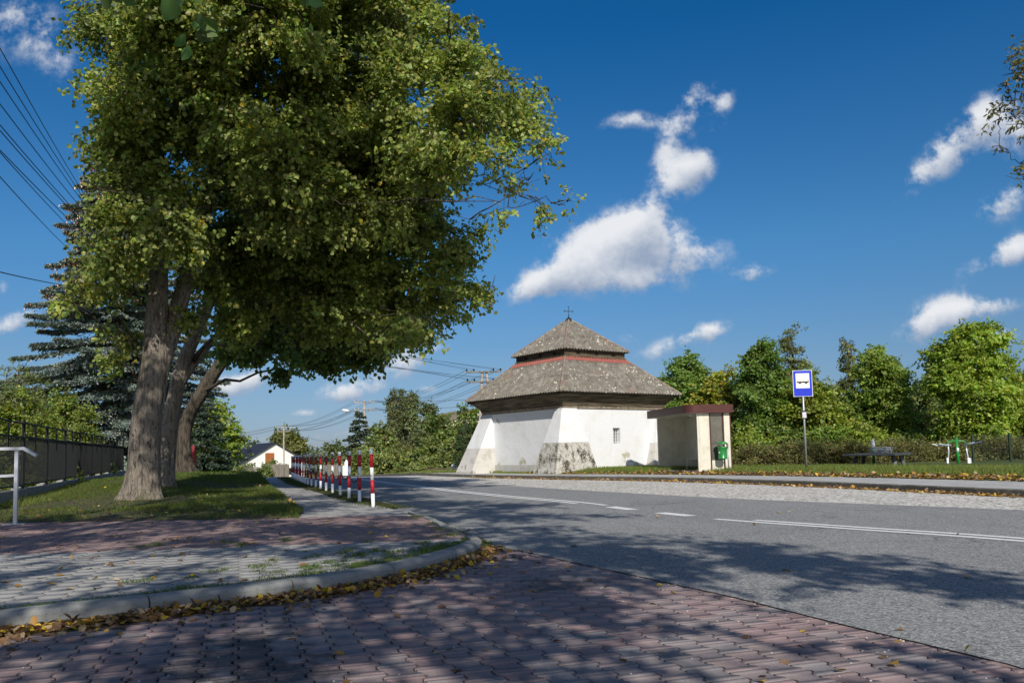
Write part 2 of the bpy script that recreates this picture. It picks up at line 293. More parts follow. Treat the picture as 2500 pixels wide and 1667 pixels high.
class MB:
    def __init__(s): s.v = []; s.f = []; s.m = []; s.cur = 0
    def add(s, vs, fs):
        n = len(s.v); s.v += [Vector(v) for v in vs]; s.f += [[i+n for i in f] for f in fs]; s.m += [s.cur]*len(fs); return s
    def box(s, c, d, rz=0., bev=0.):
        x, y, z = d[0]/2, d[1]/2, d[2]/2; R = Matrix.Rotation(rz, 3, 'Z'); c = Vector(c)
        if bev > 0:
            b = bev; vs = []
            for zz, k in ((-z, 1), (-z+b, 0), (z-b, 0), (z, 1)):
                ix = x - (b if k else 0); iy = y - (b if k else 0)
                vs += [(-ix, -iy, zz), (ix, -iy, zz), (ix, iy, zz), (-ix, iy, zz)]
            fs = [[3, 2, 1, 0], [12, 13, 14, 15]]
            for l in range(3):
                for i in range(4): a = l*4+i; b2 = l*4+(i+1) % 4; fs.append([a, b2, b2+4, a+4])
            return s.add([c+R@Vector(v) for v in vs], fs)
        vs = [(-x, -y, -z), (x, -y, -z), (x, y, -z), (-x, y, -z), (-x, -y, z), (x, -y, z), (x, y, z), (-x, y, z)]
        return s.add([c+R@Vector(v) for v in vs], [[3, 2, 1, 0], [4, 5, 6, 7], [0, 1, 5, 4], [1, 2, 6, 5], [2, 3, 7, 6], [3, 0, 4, 7]])
    def bar(s, a, b, w, h=None):                # rectangular bar between two points
        a, b = Vector(a), Vector(b); h = h or w; d = (b-a).normalized()
        up = Vector((0, 0, 1)) if abs(d.z) < .95 else Vector((0, 1, 0))
        x = d.cross(up).normalized()*w/2; y = x.cross(d).normalized()*h/2
        vs = [a-x-y, a+x-y, a+x+y, a-x+y, b-x-y, b+x-y, b+x+y, b-x+y]
        return s.add(vs, [[0, 1, 2, 3], [7, 6, 5, 4], [0, 4, 5, 1], [1, 5, 6, 2], [2, 6, 7, 3], [3, 7, 4, 0]])
    def tube(s, pts, rad, seg=8, cap=True, wob=0.):
        pts = [Vector(p) for p in pts]; n = len(pts); rad = rad if isinstance(rad, (list, tuple)) else [rad]*n
        vs = []; X = None
        for i, p in enumerate(pts):
            d = (pts[min(i+1, n-1)]-pts[max(i-1, 0)]).normalized()
            if X is None: X = d.orthogonal().normalized()
            X = (X - d*X.dot(d)).normalized(); Yv = d.cross(X)
            for k in range(seg):
                a = 2*math.pi*k/seg; r = rad[i]*(1+wob*math.sin(3*a+i*.7)+wob*rnd.uniform(-.5, .5))
                vs.append(p + X*math.cos(a)*r + Yv*math.sin(a)*r)
        fs = []
        for i in range(n-1):
            for k in range(seg): a = i*seg+k; b = i*seg+(k+1) % seg; fs.append([a, b, b+seg, a+seg])
        if cap: fs += [list(range(seg))[::-1], [(n-1)*seg+k for k in range(seg)]]
        return s.add(vs, fs)
    def cyl(s, c, r, h, seg=16, r2=None):
        return s.tube([Vector(c), Vector(c)+Vector((0, 0, h))], [r, r if r2 is None else r2], seg)
    def lathe(s, c, prof, seg=16):
        vs = []; n = len(prof); c = Vector(c)
        for (r, z) in prof:
            for k in range(seg): a = 2*math.pi*k/seg; vs.append(c+Vector((r*math.cos(a), r*math.sin(a), z)))
        fs = []
        for i in range(n-1):
            for k in range(seg): a = i*seg+k; b = i*seg+(k+1) % seg; fs.append([a, b, b+seg, a+seg])
        fs += [list(range(seg))[::-1], [(n-1)*seg+k for k in range(seg)]]
        return s.add(vs, fs)
    def build(s, name, mats, parent=None, smooth=False):
        return meshobj(name, s.v, s.f, mats, parent, s.m, smooth)

def in_poly(x, y, P):
    x = np.asarray(x, float); y = np.asarray(y, float); r = np.zeros(x.shape, bool); n = len(P)
    for i in range(n):
        x1, y1 = P[i][:2]; x2, y2 = P[(i+1) % n][:2]
        c = ((y1 > y) != (y2 > y)) & (x < (x2-x1)*(y-y1)/((y2-y1) if y2 != y1 else 1e-9)+x1); r ^= c
    return r
def resample(P, step):
    out = []
    P = [Vector((p[0], p[1], 0)) for p in P]; n = len(P)
    for i in range(n-1):
        p0, p1, p2, p3 = P[max(i-1, 0)], P[i], P[i+1], P[min(i+2, n-1)]
        k = max(1, int((p2-p1).length/step))
        for j in range(k):
            t = j/k
            out.append(.5*((2*p1)+(p2-p0)*t+(2*p0-5*p1+4*p2-p3)*t*t+(3*p1-p0-3*p2+p3)*t**3))
    out.append(P[-1]); return out
def zt(x, y):                                   # lie of the land: level near by, falling away down the road
    d = max(0., y-42.); z = -.0235*min(d, 150.)
    if d > 150: z += -.004*(d-150)
    if x > 4: z *= max(.0, 1-(x-4)/14.)
    return z
def strip(name, L, R, mat, zf, nx=1, tagk='structure', step=1.):
    """sheet between two poly-lines of equal parameter length"""
    L = resample(L, .05); R = resample(R, .05); n = max(8, int(max(len(L), len(R))*.05/step))
    vs = []; fs = []
    for i in range(n+1):
        a = L[min(len(L)-1, round(i/n*(len(L)-1)))]; b = R[min(len(R)-1, round(i/n*(len(R)-1)))]
        for j in range(nx+1):
            p = a.lerp(b, j/nx); vs.append((p.x, p.y, zf(p.x, p.y, j/nx)))
    for i in range(n):
        for j in range(nx):
            a = i*(nx+1)+j; fs.append([a, a+1, a+nx+2, a+nx+1])
    o = meshobj(name, vs, fs, mat); o.data.validate()
    return tag(o, kind=tagk)
def polysheet(name, P, z, mat, kind='structure'):
    bm = bmesh.new(); vs = [bm.verts.new((p[0], p[1], z)) for p in P]; bm.faces.new(vs); bmesh.ops.triangulate(bm, faces=bm.faces)
    for f in bm.faces:
        if f.normal.z < 0: f.normal_flip()
    me = bpy.data.meshes.new(name); bm.to_mesh(me); bm.free(); me.materials.append(MT[mat]); o = bpy.data.objects.new(name, me); C.objects.link(o)
    return tag(o, kind=kind)

# ------------------------------------------------------------------ plan of the ground (metres; camera at 0,0, looking along +Y)
LEFT = [(4.4, -4), (2.9, 1), (2.24, 3.69), (1.9, 4.5), (1.63, 5.19), (1.35, 5.87), (.55, 7.5), (.02, 8.6), (-.40, 9.2), (-1.15, 11.7), (-1.75, 13.9), (-2.55, 16.55), (-4.4, 21.5), (-6.8, 27.5), (-8.6, 32.5), (-11.5, 41), (-15.5, 53), (-21, 68), (-30, 88), (-48, 118), (-75, 150)]
CENT = [(9.6, -1), (7.2, 4.6), (5.19, 8.47), (4.15, 10.05), (3.03, 11.79), (2.22, 13.5), (1.18, 16.53), (-.1, 19.26), (-1.8, 23.33), (-3.3, 27.5), (-5.0, 32), (-8.0, 40.5), (-12, 52), (-17.5, 67), (-26.5, 87), (-44.5, 117), (-71, 152)]
COB = [(16, -3), (11.2, 6.2), (7.5, 12.18), (5.99, 14.33), (4.35, 16.7), (2.48, 20.3), (.1, 25.4), (-1.9, 30.5), (-4.4, 37.6), (-8.4, 49.5), (-14, 65), (-23, 85), (-41, 115), (-67, 151)]
KERB = [(17.5, -1), (13.6, 6.5), (11.1, 10.8), (9.22, 14.95), (8.1, 18.74), (6.45, 23.2), (4.5, 26.9), (1.8, 30.6), (-1.6, 35.6), (-4.4, 41), (-8.0, 50.2), (-13.4, 65.6), (-22.4, 85.6), (-40.4, 115.6), (-66.4, 151.6)]
GRS = [(20, 1), (16, 7.5), (13.4, 13), (11.39, 18.42), (9.75, 22.8), (7.3, 27.4), (4.9, 30.8), (2.0, 33.9), (-.4, 37.4), (-3.0, 42.2), (-6.6, 51.2), (-12, 66.4), (-21, 86.4), (-39, 116.6), (-65, 152.6)]
# ground sheet to the horizon
gx_ = sorted(set([-2500, -1400, -800, -450, -250, -150, -110] + [i*4-80 for i in range(41)] + [110, 150, 250, 450, 800, 1400, 2500]))
gy_ = sorted(set([-800, -300, -100, -50] + [i*3-30 for i in range(44)] + [110, 130, 150, 170, 192, 220, 260, 320, 400, 550, 800, 1200, 2000, 3500]))
vs = [(x, y, zt(x, y)-.05 + (.0 if y < 300 else (y-300)*.004)) for y in gy_ for x in gx_]
nxg = len(gx_)
fs = [[j*nxg+i, j*nxg+i+1, (j+1)*nxg+i+1, (j+1)*nxg+i] for j in range(len(gy_)-1) for i in range(nxg-1)]
tag(meshobj('ground', vs, fs, 'grassbase', smooth=True), kind='structure')

strip('road', LEFT, COB, 'asphalt', lambda x, y, t: zt(x, y)+.008, 6)
strip('cobbled_bay', COB, KERB, 'setts', lambda x, y, t: zt(x, y)+.004+t*.02, 3)
strip('far_sidewalk', [(a[0]+.1, a[1]+.05) for a in KERB], GRS, 'slab', lambda x, y, t: zt(x, y)+.125+.01*t, 3)
# far kerb: individual stones laid along the line, kept as one kerb
mb = MB(); kp = resample(KERB, .9)
for a, b in zip(kp[:-1], kp[1:]):
    L = (b-a).length; mid = (a+b)/2; ang = math.atan2(b.y-a.y, b.x-a.x); nrm = Vector((math.sin(ang), -math.cos(ang), 0))
    nrm = -nrm if nrm.x < 0 else nrm
    mb.box((mid.x+nrm.x*.06, mid.y+nrm.y*.06, zt(mid.x, mid.y)+.055+rnd.uniform(-.004, .004)), (L-.012, .14, .19), ang+rnd.uniform(-.003, .003), .018)
tag(mb.build('far_kerb', 'kerb_dark'), kind='structure')
VERGE_OUT = [(60, 10), (58, 22), (52, 34), (46, 50), (40, 60), (32, 66), (22, 70), (12, 74), (4, 78), (2, 80), (0, 82), (-4, 85), (-12, 92), (-28, 122), (-52, 158)]
strip('grass_verge', GRS, VERGE_OUT, 'grassbase', lambda x, y, t: zt(x, y)+.135+.10*min(1, t*14), 20)

# painted lines
def paint(P, w, off=0.):
    P = resample(P, .4); vs = []; fs = []
    for i, p in enumerate(P):
        d = (P[min(i+1, len(P)-1)]-P[max(i-1, 0)]).normalized(); n = Vector((-d.y, d.x, 0))
        for s_ in (-.5, .5):
            q = p+n*(off+s_*w); vs.append((q.x, q.y, zt(q.x, q.y)+.012))
    for i in range(len(P)-1): fs.append([i*2, i*2+1, i*2+3, i*2+2])
    return vs, fs
mb = MB()
cen = resample(CENT, .1)
def part_of(y0, y1): return [p for p in cen if y0 <= p.y <= y1]
a = part_of(-1, 11.9)
for off, tr in ((.12, 0), (-.12, 5)):
    v_, f_ = paint([p for p in a][:len(a)-tr or None], .125, off); mb.add(v_, f_)
a = part_of(15.3, 150)
for off, tr in ((.12, 8), (-.12, 0)):
    v_, f_ = paint(a[tr:], .125, off); mb.add(v_, f_)
for y0, y1 in ((12.45, 13.35), (14.0, 15.0)):
    v_, f_ = paint(part_of(y0, y1), .24, 0.); mb.add(v_, f_)
tag(mb.build('road_markings', 'paint'), kind='structure')

# ------------------------------------------------------------------ interlocking paving blocks, laid as real blocks
def blocks(name, poly, ang, z, colf, hole=None, lift=.0):
    A, B = .163, .203                               # pitch across, pitch along
    h = .203/2-.0026; wE, wN = .0955-.0055, .0675-.0068
    prof = [(-wE, -h), (wE, -h), (wE, -h*.62), (wN, -h*.38), (wN, h*.38), (wE, h*.62), (wE, h), (-wE, h), (-wE, h*.62), (-wN, h*.38), (-wN, -h*.38), (-wE, -h*.62)]
    prof = np.array(prof); inner = prof*np.array([.965, .975])
    xs = [p[0] for p in poly]; ys = [p[1] for p in poly]; cx, cy = sum(xs)/len(xs), sum(ys)/len(ys)
    R = max(math.hypot(x-cx, y-cy) for x, y in zip(xs, ys))+.3
    ii, jj = np.meshgrid(np.arange(-int(R/A), int(R/A)+1), np.arange(-int(R/B), int(R/B)+1))
    u = ii.ravel()*A; v = jj.ravel()*B + (ii.ravel() % 2)*B/2
    ca, sa = math.cos(ang), math.sin(ang)
    X = cx+u*ca-v*sa; Y = cy+u*sa+v*ca
    k = in_poly(X, Y, poly)
    X, Y = X[k], Y[k]; n = len(X)
    col = colf(X, Y)
    r = RNG.random(n)
    zz = z+RNG.normal(0, .0007, n); tx = RNG.normal(0, .004, n); ty = RNG.normal(0, .004, n); ra = ang+RNG.normal(0, .010, n)
    V = np.zeros((n, 36, 3)); co_, si_ = np.cos(ra)[:, None], np.sin(ra)[:, None]
    for q, (P, dz) in enumerate(((inner, 0.), (prof, -.0025), (prof, -.05))):
        px_, py_ = P[:, 0][None], P[:, 1][None]
        V[:, q*12:(q+1)*12, 0] = X[:, None]+px_*co_-py_*si_
        V[:, q*12:(q+1)*12, 1] = Y[:, None]+px_*si_+py_*co_
        V[:, q*12:(q+1)*12, 2] = zz[:, None]+dz+px_*tx[:, None]+py_*ty[:, None]
    q = []
    # top as 3 quads + two rings of quads
    top = [[0, 1, 2, 11], [11, 2, 3, 10], [10, 3, 4, 9], [9, 4, 5, 8], [8, 5, 6, 7]]
    q += top
    for l in (0, 1):
        for i in range(12): j = (i+1) % 12; q.append([l*12+j, l*12+i, (l+1)*12+i, (l+1)*12+j])
    q = np.array(q); Q = (q[None]+np.arange(n)[:, None, None]*36).reshape(-1, 4)
    t = np.repeat(col[:, None, :], 36, 1).reshape(-1, 3)
    return tag(npmesh(name, V.reshape(-1, 3), Q, 'block', tint=t), kind='structure')
ROT = math.radians(18.5)
def red_col(X, Y):
    n = len(X); r = RNG.random(n); base = np.array([.25, .172, .172]); grey = np.array([.225, .205, .21])
    f = np.clip(RNG.normal(.35, .35, n)+.3*np.sin(X*1.7+Y*.9)*np.sin(Y*1.3-X), 0, 1)[:, None]
    c = base*(1-f)+grey*f; return c*RNG.uniform(.88, 1.12, n)[:, None]
def redband_col(X, Y):
    n = len(X); f = np.clip(RNG.normal(.15, .25, n), 0, 1)[:, None]
    return (np.array([.27, .175, .165])*(1-f)+np.array([.2, .17, .165])*f)*RNG.uniform(.88, 1.12, n)[:, None]
def grey_col(X, Y):
    n = len(X); return np.array([.31, .31, .30])*RNG.uniform(.9, 1.1, n)[:, None]
# kerb line of the corner island (outer = roadway side)
KC = [(-9.0, 1.2), (-6.0, 3.15), (-4.2, 4.3), (-3.1, 5.01), (-2.55, 5.38), (-2.17, 5.68), (-1.75, 5.98), (-1.4, 6.28), (-1.05, 6.75), (-.80, 7.2), (-.58, 7.75), (-.42, 8.3), (-.36, 8.75)]
KR = [(-.37, 9.0), (-.70, 10.3), (-1.22, 12.2), (-1.80, 14.05), (-2.50, 16.4), (-4.3, 21.3), (-6.55, 27.2), (-8.35, 32.3), (-11.1, 40.5), (-15, 52), (-20.5, 67.5)]
apron = [(2.42, 3.69), (2.12, 4.5), (1.86, 5.19), (1.58, 5.87), (.77, 7.5), (.22, 8.7), (-.24, 9.25), (-.36, 8.75), (-.42, 8.3), (-.58, 7.75), (-.80, 7.2), (-1.05, 6.75), (-1.4, 6.28), (-1.75, 5.98), (-2.17, 5.68), (-2.55, 5.38), (-3.1, 5.01), (-4.4, 4.2), (-4.4, 2.6), (2.7, 2.6)]
polysheet('apron_bed', [(4.6, -4), (3.1, 1), (2.4, 3.69), (1.8, 5.19), (.7, 7.5), (.1, 8.9), (-.35, 9.3), (-.36, 8.75), (-.42, 8.3), (-.58, 7.75), (-.80, 7.2), (-1.05, 6.75), (-1.4, 6.28), (-1.75, 5.98), (-2.17, 5.68), (-2.55, 5.38), (-3.1, 5.01), (-6, 3.1), (-9, 1.1), (-9, -4)], -.012, 'joint')
blocks('red_paving', apron, ROT, .0, red_col)
# raised pavement on the island
inner = [(p[0]-.16, p[1]+.10) for p in KC]; innerR = [(p[0]-.15, p[1]-.03) for p in KR]
PL = [(-3.30, 12.62), (-3.75, 14.6), (-4.9, 18.0), (-6.3, 22.2), (-7.9, 26.7), (-9.6, 31.5), (-12.4, 40), (-16.4, 51.5), (-22, 67)]    # lawn edge of the footpath
PR = [(-2.25, 14.9), (-3.35, 17.0), (-4.95, 21.2), (-7.15, 27.2), (-8.95, 32.3), (-11.6, 40.5), (-15.4, 51.8), (-20.9, 67.3)]       # bollard side
island = inner+innerR[:6]+[(-6.0, 22.0), (-4.9, 18.0), (-3.75, 14.6), (-3.30, 12.62), (-3.5, 12.75), (-5.5, 13.05), (-8.4, 13.4), (-13.5, 13.8), (-13.5, -1.5)]
strip('pavement_bed', [(-9.2, 1.4)]+inner[1:]+innerR[:4], [(-16, 1.4), (-16, 4), (-16, 7), (-15, 10), (-13.5, 13.9), (-8.4, 13.5), (-5.5, 13.2), (-3.35, 12.9), (-3.35, 13.2), (-3.6, 14.2), (-4.2, 16)], 'joint', lambda x, y, t: .088, 4, step=.5)
near = inner+[(-.52, 8.9), (-.60, 9.3), (-.68, 9.6)]
def redline(x): return 8.45+ (x+5.3)*.10
greyA = inner[2:]+[(-.52, 8.95), (-.9, 8.92), (-2.0, 8.78), (-3.5, 8.62), (-5.3, 8.45), (-9, 8.1), (-9, 4.0)]
redB = [(-.52, 8.95), (-.85, 10.3), (-1.2, 11.6), (-1.48, 12.55), (-2.2, 12.85), (-3.35, 12.8), (-3.5, 12.78), (-5.5, 13.05), (-8.4, 13.4), (-12.5, 13.7), (-12.5, 7.9), (-9, 8.1), (-5.3, 8.45), (-3.5, 8.62), (-2.0, 8.78), (-.9, 8.92)]
path = [(-1.48, 12.55), (-1.95, 14.1), (-2.35, 15.0)]+PR[1:5]+PL[5::-1]+[(-3.35, 12.8), (-2.2, 12.85)]
blocks('grey_paving', greyA, ROT, .10, grey_col)
blocks('red_paving_band', redB, ROT, .10, redband_col)
blocks('footpath_paving', path, ROT, .10, grey_col)
strip('footpath', PL, [(-1.6, 12.7)]+PR, 'joint', lambda x, y, t: zt(x, y)+.088, 2)
strip('footpath_far', PL[5:], PR[4:], 'slab', lambda x, y, t: zt(x, y)+.1, 2)
strip('bollard_strip', PR, [(-1.95, 14.5), (-2.62, 16.4), (-4.4, 21.3), (-6.65, 27.2), (-8.45, 32.3), (-11.2, 40.5), (-15.1, 52), (-20.6, 67.5)], 'soil', lambda x, y, t: zt(x, y)+.108, 2)
# near kerb stones
def kerb_run(name, P, step, top, wd, mat, drop=None):
    mb = MB(); kp = resample(P, .05); L = [0.]
    for a, b in zip(kp[:-1], kp[1:]): L.append(L[-1]+(b-a).length)
    i = 0; s0 = 0.
    while s0 < L[-1]-.2:
        s1 = min(s0+step, L[-1]); q = []
        for u_ in np.linspace(s0+.004, s1-.004, 9):
            j = min(max(int(np.searchsorted(L, u_)), 1), len(L)-1); f_ = (u_-L[j-1])/max(1e-6, L[j]-L[j-1]); q.append(kp[j-1].lerp(kp[j], f_))
        if len(q) > 1:
            vs = []; dzz = rnd.uniform(-.004, .004)
            for j, p in enumerate(q):
                d = (q[min(j+1, len(q)-1)]-q[max(j-1, 0)]).normalized(); n = Vector((d.y, -d.x, 0))
                tp = (top if drop is None else drop(p))+dzz+zt(p.x, p.y)
                for (o_, zz) in ((0, -.12), (0.004, tp-.035), (-.018, tp-.008), (-.045, tp), (-wd, tp), (-wd, tp-.15)):
                    r_ = p+n*o_; vs.append((r_.x, r_.y, zz if zz > -.1 else -.12+zt(p.x, p.y)))
            m_ = len(q); fs = []
            for j in range(m_-1):
                for k in range(5): a = j*6+k; fs.append([a, a+6, a+7, a+1])
            fs += [[0, 1, 2, 3, 4, 5], [(m_-1)*6+k for k in (5, 4, 3, 2, 1, 0)]]
            mb.add(vs, fs)
        s0 = s1+rnd.uniform(0, .004)
    return tag(mb.build(name, mat), kind='structure')
kerb_run('kerb', KC, .98, .118, .15, 'kerb')
kerb_run('roadside_kerb', KR, .98, .10, .13, 'kerb', lambda p: .112 if p.y < 9.3 else (.075 if p.y < 11 else .105))
# soil caught along the gutters
mb = MB()
def soil_band(P, o0, o1, z0, z1, seed):
    kp = resample(P, .08); r = random.Random(seed); vs = []; fs = []; w = 1.
    for i, p in enumerate(kp):
        d = (kp[min(i+1, len(kp)-1)]-kp[max(i-1, 0)]).normalized(); n = Vector((d.y, -d.x, 0)); w += r.uniform(-.18, .18); w = min(1.3, max(.55, w))
        for k, t in enumerate((0, .35, .7, 1)):
            q = p+n*(o0+(o1-o0)*t*w); vs.append((q.x, q.y, z0+(z1-z0)*(t**.7)+r.uniform(0, .006)*(1-t)+zt(q.x, q.y)))
    for i in range(len(kp)-1):
        for k in range(3): a = i*4+k; fs.append([a, a+1, a+5, a+4])
    mb.add(vs, fs)
soil_band(KC[2:], -.01, .22, .035, .001, 1)
soil_band([(-.36, 8.75), (-.37, 9.0)]+KR[1:4], -.01, .16, .03, .006, 2)
tag(mb.build('gutter_soil', 'soil'), kind='structure')
def lawn_z(x, y):
    ed = 12.60+(-x-3.3)*.105
    b = math.exp(-(((x+12.5)/4.2)**2+((y-32)/8.)**2))
    return -.03*max(0., min(1., 1-(y-ed)/.12))+.118+.42*b+.05*math.exp(-(((x+8.5)/1.6)**2+((y-19)/1.6)**2))+zt(x, y)
LAWN_L = [(-16, 13.9), (-16.5, 16), (-17, 20), (-18, 26), (-20, 33), (-23, 42), (-27, 52), (-33, 67)]
strip('lawn', [(-3.2, 12.40)]+PL[:], [(-16, 13.6), (-16, 13.9), (-16, 15), (-16.5, 18), (-17, 22), (-18, 27), (-20, 32), (-23, 41), (-27, 52), (-33, 67)], 'soil', lambda x, y, t: lawn_z(x, y)*1.+(-.012 if t == 0 else 0), 24, step=.5)

# ------------------------------------------------------------------ foliage tools
def leaf_mesh(name, P, A, Nn, L, Wd, col, mat, parent=None):
    """P base points, A axis, Nn normal (n,3); L, Wd length and width (n,)"""
    n = len(P); A = A/np.linalg.norm(A, axis=1, keepdims=True)
    B = np.cross(A, Nn); B /= (np.linalg.norm(B, axis=1, keepdims=True)+1e-9); Nn = np.cross(B, A)
    L = np.broadcast_to(L, n)[:, None]; Wd = np.broadcast_to(Wd, n)[:, None]
    V = np.zeros((n, 6, 3)); cup = .16
    V[:, 0] = P; V[:, 1] = P+A*L*.32+B*Wd*.5+Nn*L*cup*.6; V[:, 2] = P+A*L*.72+B*Wd*.36+Nn*L*cup*.4
    V[:, 3] = P+A*L-Nn*L*.08; V[:, 4] = P+A*L*.72-B*Wd*.36+Nn*L*cup*.4; V[:, 5] = P+A*L*.32-B*Wd*.5+Nn*L*cup*.6
    q = np.array([[0, 1, 2, 3], [0, 3, 4, 5]]); Q = (q[None]+np.arange(n)[:, None, None]*6).reshape(-1, 4)
    return npmesh(name, V.reshape(-1, 3), Q, mat, parent, np.repeat(col[:, None, :], 6, 1).reshape(-1, 3))
GAIN = 2.1
def unit(n, rng=RNG):
    v = rng.normal(size=(n, 3)); return v/np.linalg.norm(v, axis=1, keepdims=True)
def tints(n, base, var=.22, yellow=0., ycol=(.55, .42, .03), alt=None, altp=0., rng=RNG):
    c = np.array(base)[None]*GAIN*rng.uniform(1-var, 1+var, (n, 1))*np.stack([rng.uniform(.82, 1.25, n), rng.uniform(.92, 1.08, n), rng.uniform(.7, 1.3, n)], 1)
    if alt is not None: k = rng.random(n) < altp; c[k] = np.array(alt)[None]*rng.uniform(.7, 1.25, (k.sum(), 1))
    k = rng.random(n) < yellow; c[k] = np.array(ycol)[None]*rng.uniform(.6, 1.15, (k.sum(), 1))
    return c
def crown(name, puffs, n, leaf, base, parent, yellow=.01, per=14, spray=.38, mat='leaf', droop=.25, shell=.5, var=.22, alt=None, altp=0., patches=(), seed=0, asp=.86, twigs=None):
    """puffs: (x,y,z, rx,ry,rz, weight)"""
    rng = np.random.default_rng(seed+5)
    pf = np.array(puffs, float); vol = pf[:, 6]*(pf[:, 3]*pf[:, 4]*pf[:, 5])**(.78); vol /= vol.sum()
    cl = []; cw = []
    for i_, q_ in enumerate(pf):                     # each puff is broken into small layered clumps
        R_ = (q_[3]*q_[4]*q_[5])**(1/3.); m_ = int(max(2, min(26, 2.1*(R_/(spray*.95))**2.0))); dd = unit(m_, rng); rr_ = rng.random(m_)**.42
        c_ = q_[:3]+dd*np.maximum(q_[3:6]*.35, q_[3:6]-.42*spray)*rr_[:, None]; cl.append(np.concatenate([c_, dd, np.full((m_, 1), i_)], 1)); cw.append(np.full(m_, vol[i_]/m_)*rng.uniform(.35, 1.5, m_))
    cl = np.concatenate(cl); cw = np.concatenate(cw); cw /= cw.sum()
    ns = max(1, n//per); ci = rng.choice(len(cl), ns, p=cw); idx = cl[ci, 6].astype(int); g3 = rng.normal(0, 1, (ns, 3))
    d = cl[ci, 3:6]*.8+unit(ns, rng)*.55; d /= np.linalg.norm(d, axis=1, keepdims=True)
    cr = np.minimum(spray*.62, pf[idx, 3]*.5)
    P = cl[ci, :3]+g3*np.stack([cr, cr, cr*.5], 1)
    ax = d*1.+unit(ns, rng)*.55; ax[:, 2] -= droop; ax /= np.linalg.norm(ax, axis=1, keepdims=True)
    sd = np.cross(ax, np.array([0, 0, 1.])); sd /= np.linalg.norm(sd, axis=1, keepdims=True)+1e-9
    sprayL = spray*rng.uniform(.6, 1.35, ns)
    t = np.tile(np.linspace(0, 1, per), ns)+rng.normal(0, .06, ns*per)
    rp = np.repeat(np.arange(ns), per); sgn = np.where(rng.random(ns*per) < .5, -1., 1.)
    w = .30*spray*(1-.5*t)
    Q = P[rp]+ax[rp]*(t*sprayL[rp])[:, None]+sd[rp]*(sgn*w*rng.random(ns*per))[:, None]+rng.normal(0, .07*spray, (ns*per, 3))
    Q[:, 2] -= (t**2)*sprayL[rp]*.25*droop*2
    A = ax[rp]*.6+sd[rp]*(sgn*.8)[:, None]+rng.normal(0, .35, (ns*per, 3)); A[:, 2] -= .45
    Nn = rng.normal(0, .6, (ns*per, 3))+np.array([0, -.1, .42])+d[rp]*.75
    L = leaf*rng.uniform(.65, 1.2, ns*per)
    sp = rng.uniform(.75, 1.25, ns)*rng.uniform(.78, 1.25, len(cl))[ci]
    col = tints(ns*per, base, var, yellow, alt=alt, altp=altp, rng=rng)*sp[rp][:, None]
    for (c, rad, pc, pr_) in patches:
        k = (np.linalg.norm(Q-np.array(c)[None], axis=1) < rad) & (rng.random(ns*per) < pr_)
        col[k] = np.array(pc)[None]*rng.uniform(.7, 1.2, (k.sum(), 1))
    o = leaf_mesh(name, Q, A, Nn, L, L*asp, col, mat, parent)
    if twigs is not None:                        # thin twigs carrying the sprays
        k = rng.choice(ns, min(ns, twigs), replace=False)
        a = P[k]-ax[k]*spray*.9; b = P[k]+ax[k]*sprayL[k][:, None]; b[:, 2] -= sprayL[k]*.2*droop
        o2 = sticks(name='twigs', A=a, B=b, r=.007, parent=parent)
    return o
def sticks(name, A, B, r, parent=None, mat='bark_dark'):
    n = len(A); d = B-A; X = np.cross(d, np.array([.3, .2, 1.])); X /= np.linalg.norm(X, axis=1, keepdims=True)+1e-9; Yv = np.cross(d, X); Yv /= np.linalg.norm(Yv, axis=1, keepdims=True)+1e-9
    V = np.zeros((n, 6, 3))
    for k in range(3):
        a = 2*math.pi*k/3; o = X*math.cos(a)*r+Yv*math.sin(a)*r; V[:, k] = A+o; V[:, 3+k] = B+o*.4
    q = np.array([[0, 1, 4, 3], [1, 2, 5, 4], [2, 0, 3, 5]]); Q = (q[None]+np.arange(n)[:, None, None]*6).reshape(-1, 4)
    return npmesh(name, V.reshape(-1, 3), Q, mat, parent)
def limb(mb, a, b, r0, r1, sag=.0, n=6, wig=.06, seg=7):
    a, b = Vector(a), Vector(b); L = (b-a).length; pts = []; rr = []
    for i in range(n+1):
        t = i/n; p = a.lerp(b, t)+Vector((rnd.uniform(-1, 1), rnd.uniform(-1, 1), rnd.uniform(-1, 1)))*wig*L*(0 if i in (0, n) else 1)*.5
        p.z += sag*L*math.sin(math.pi*t); pts.append(p); rr.append(r0*(1-t)+r1*t)
    mb.tube(pts, rr, seg, wob=.04); return pts
def near_on(paths, p):
    best = None
    for pts, rr in paths:
        for q, r in zip(pts, rr):
            if q.z < p.z+.4:
                d = (q-p).length+max(0, q.z-p.z+1.0)*.8
                if best is None or d < best[0]: best = (d, q, r)
    return best or (0, paths[0][0][-1], paths[0][1][-1])
def smooth_path(P, rr, k=4):
    P = [Vector(p) for p in P]; out = []; ro = []
    for i in range(len(P)-1):
        p0, p1, p2, p3 = P[max(i-1, 0)], P[i], P[i+1], P[min(i+2, len(P)-1)]
        for j in range(k):
            t = j/k; out.append(.5*((2*p1)+(p2-p0)*t+(2*p0-5*p1+4*p2-p3)*t*t+(3*p1-p0-3*p2+p3)*t**3)); ro.append(rr[i]*(1-t)+rr[i+1]*t)
    out.append(P[-1]); ro.append(rr[-1]); return out, ro
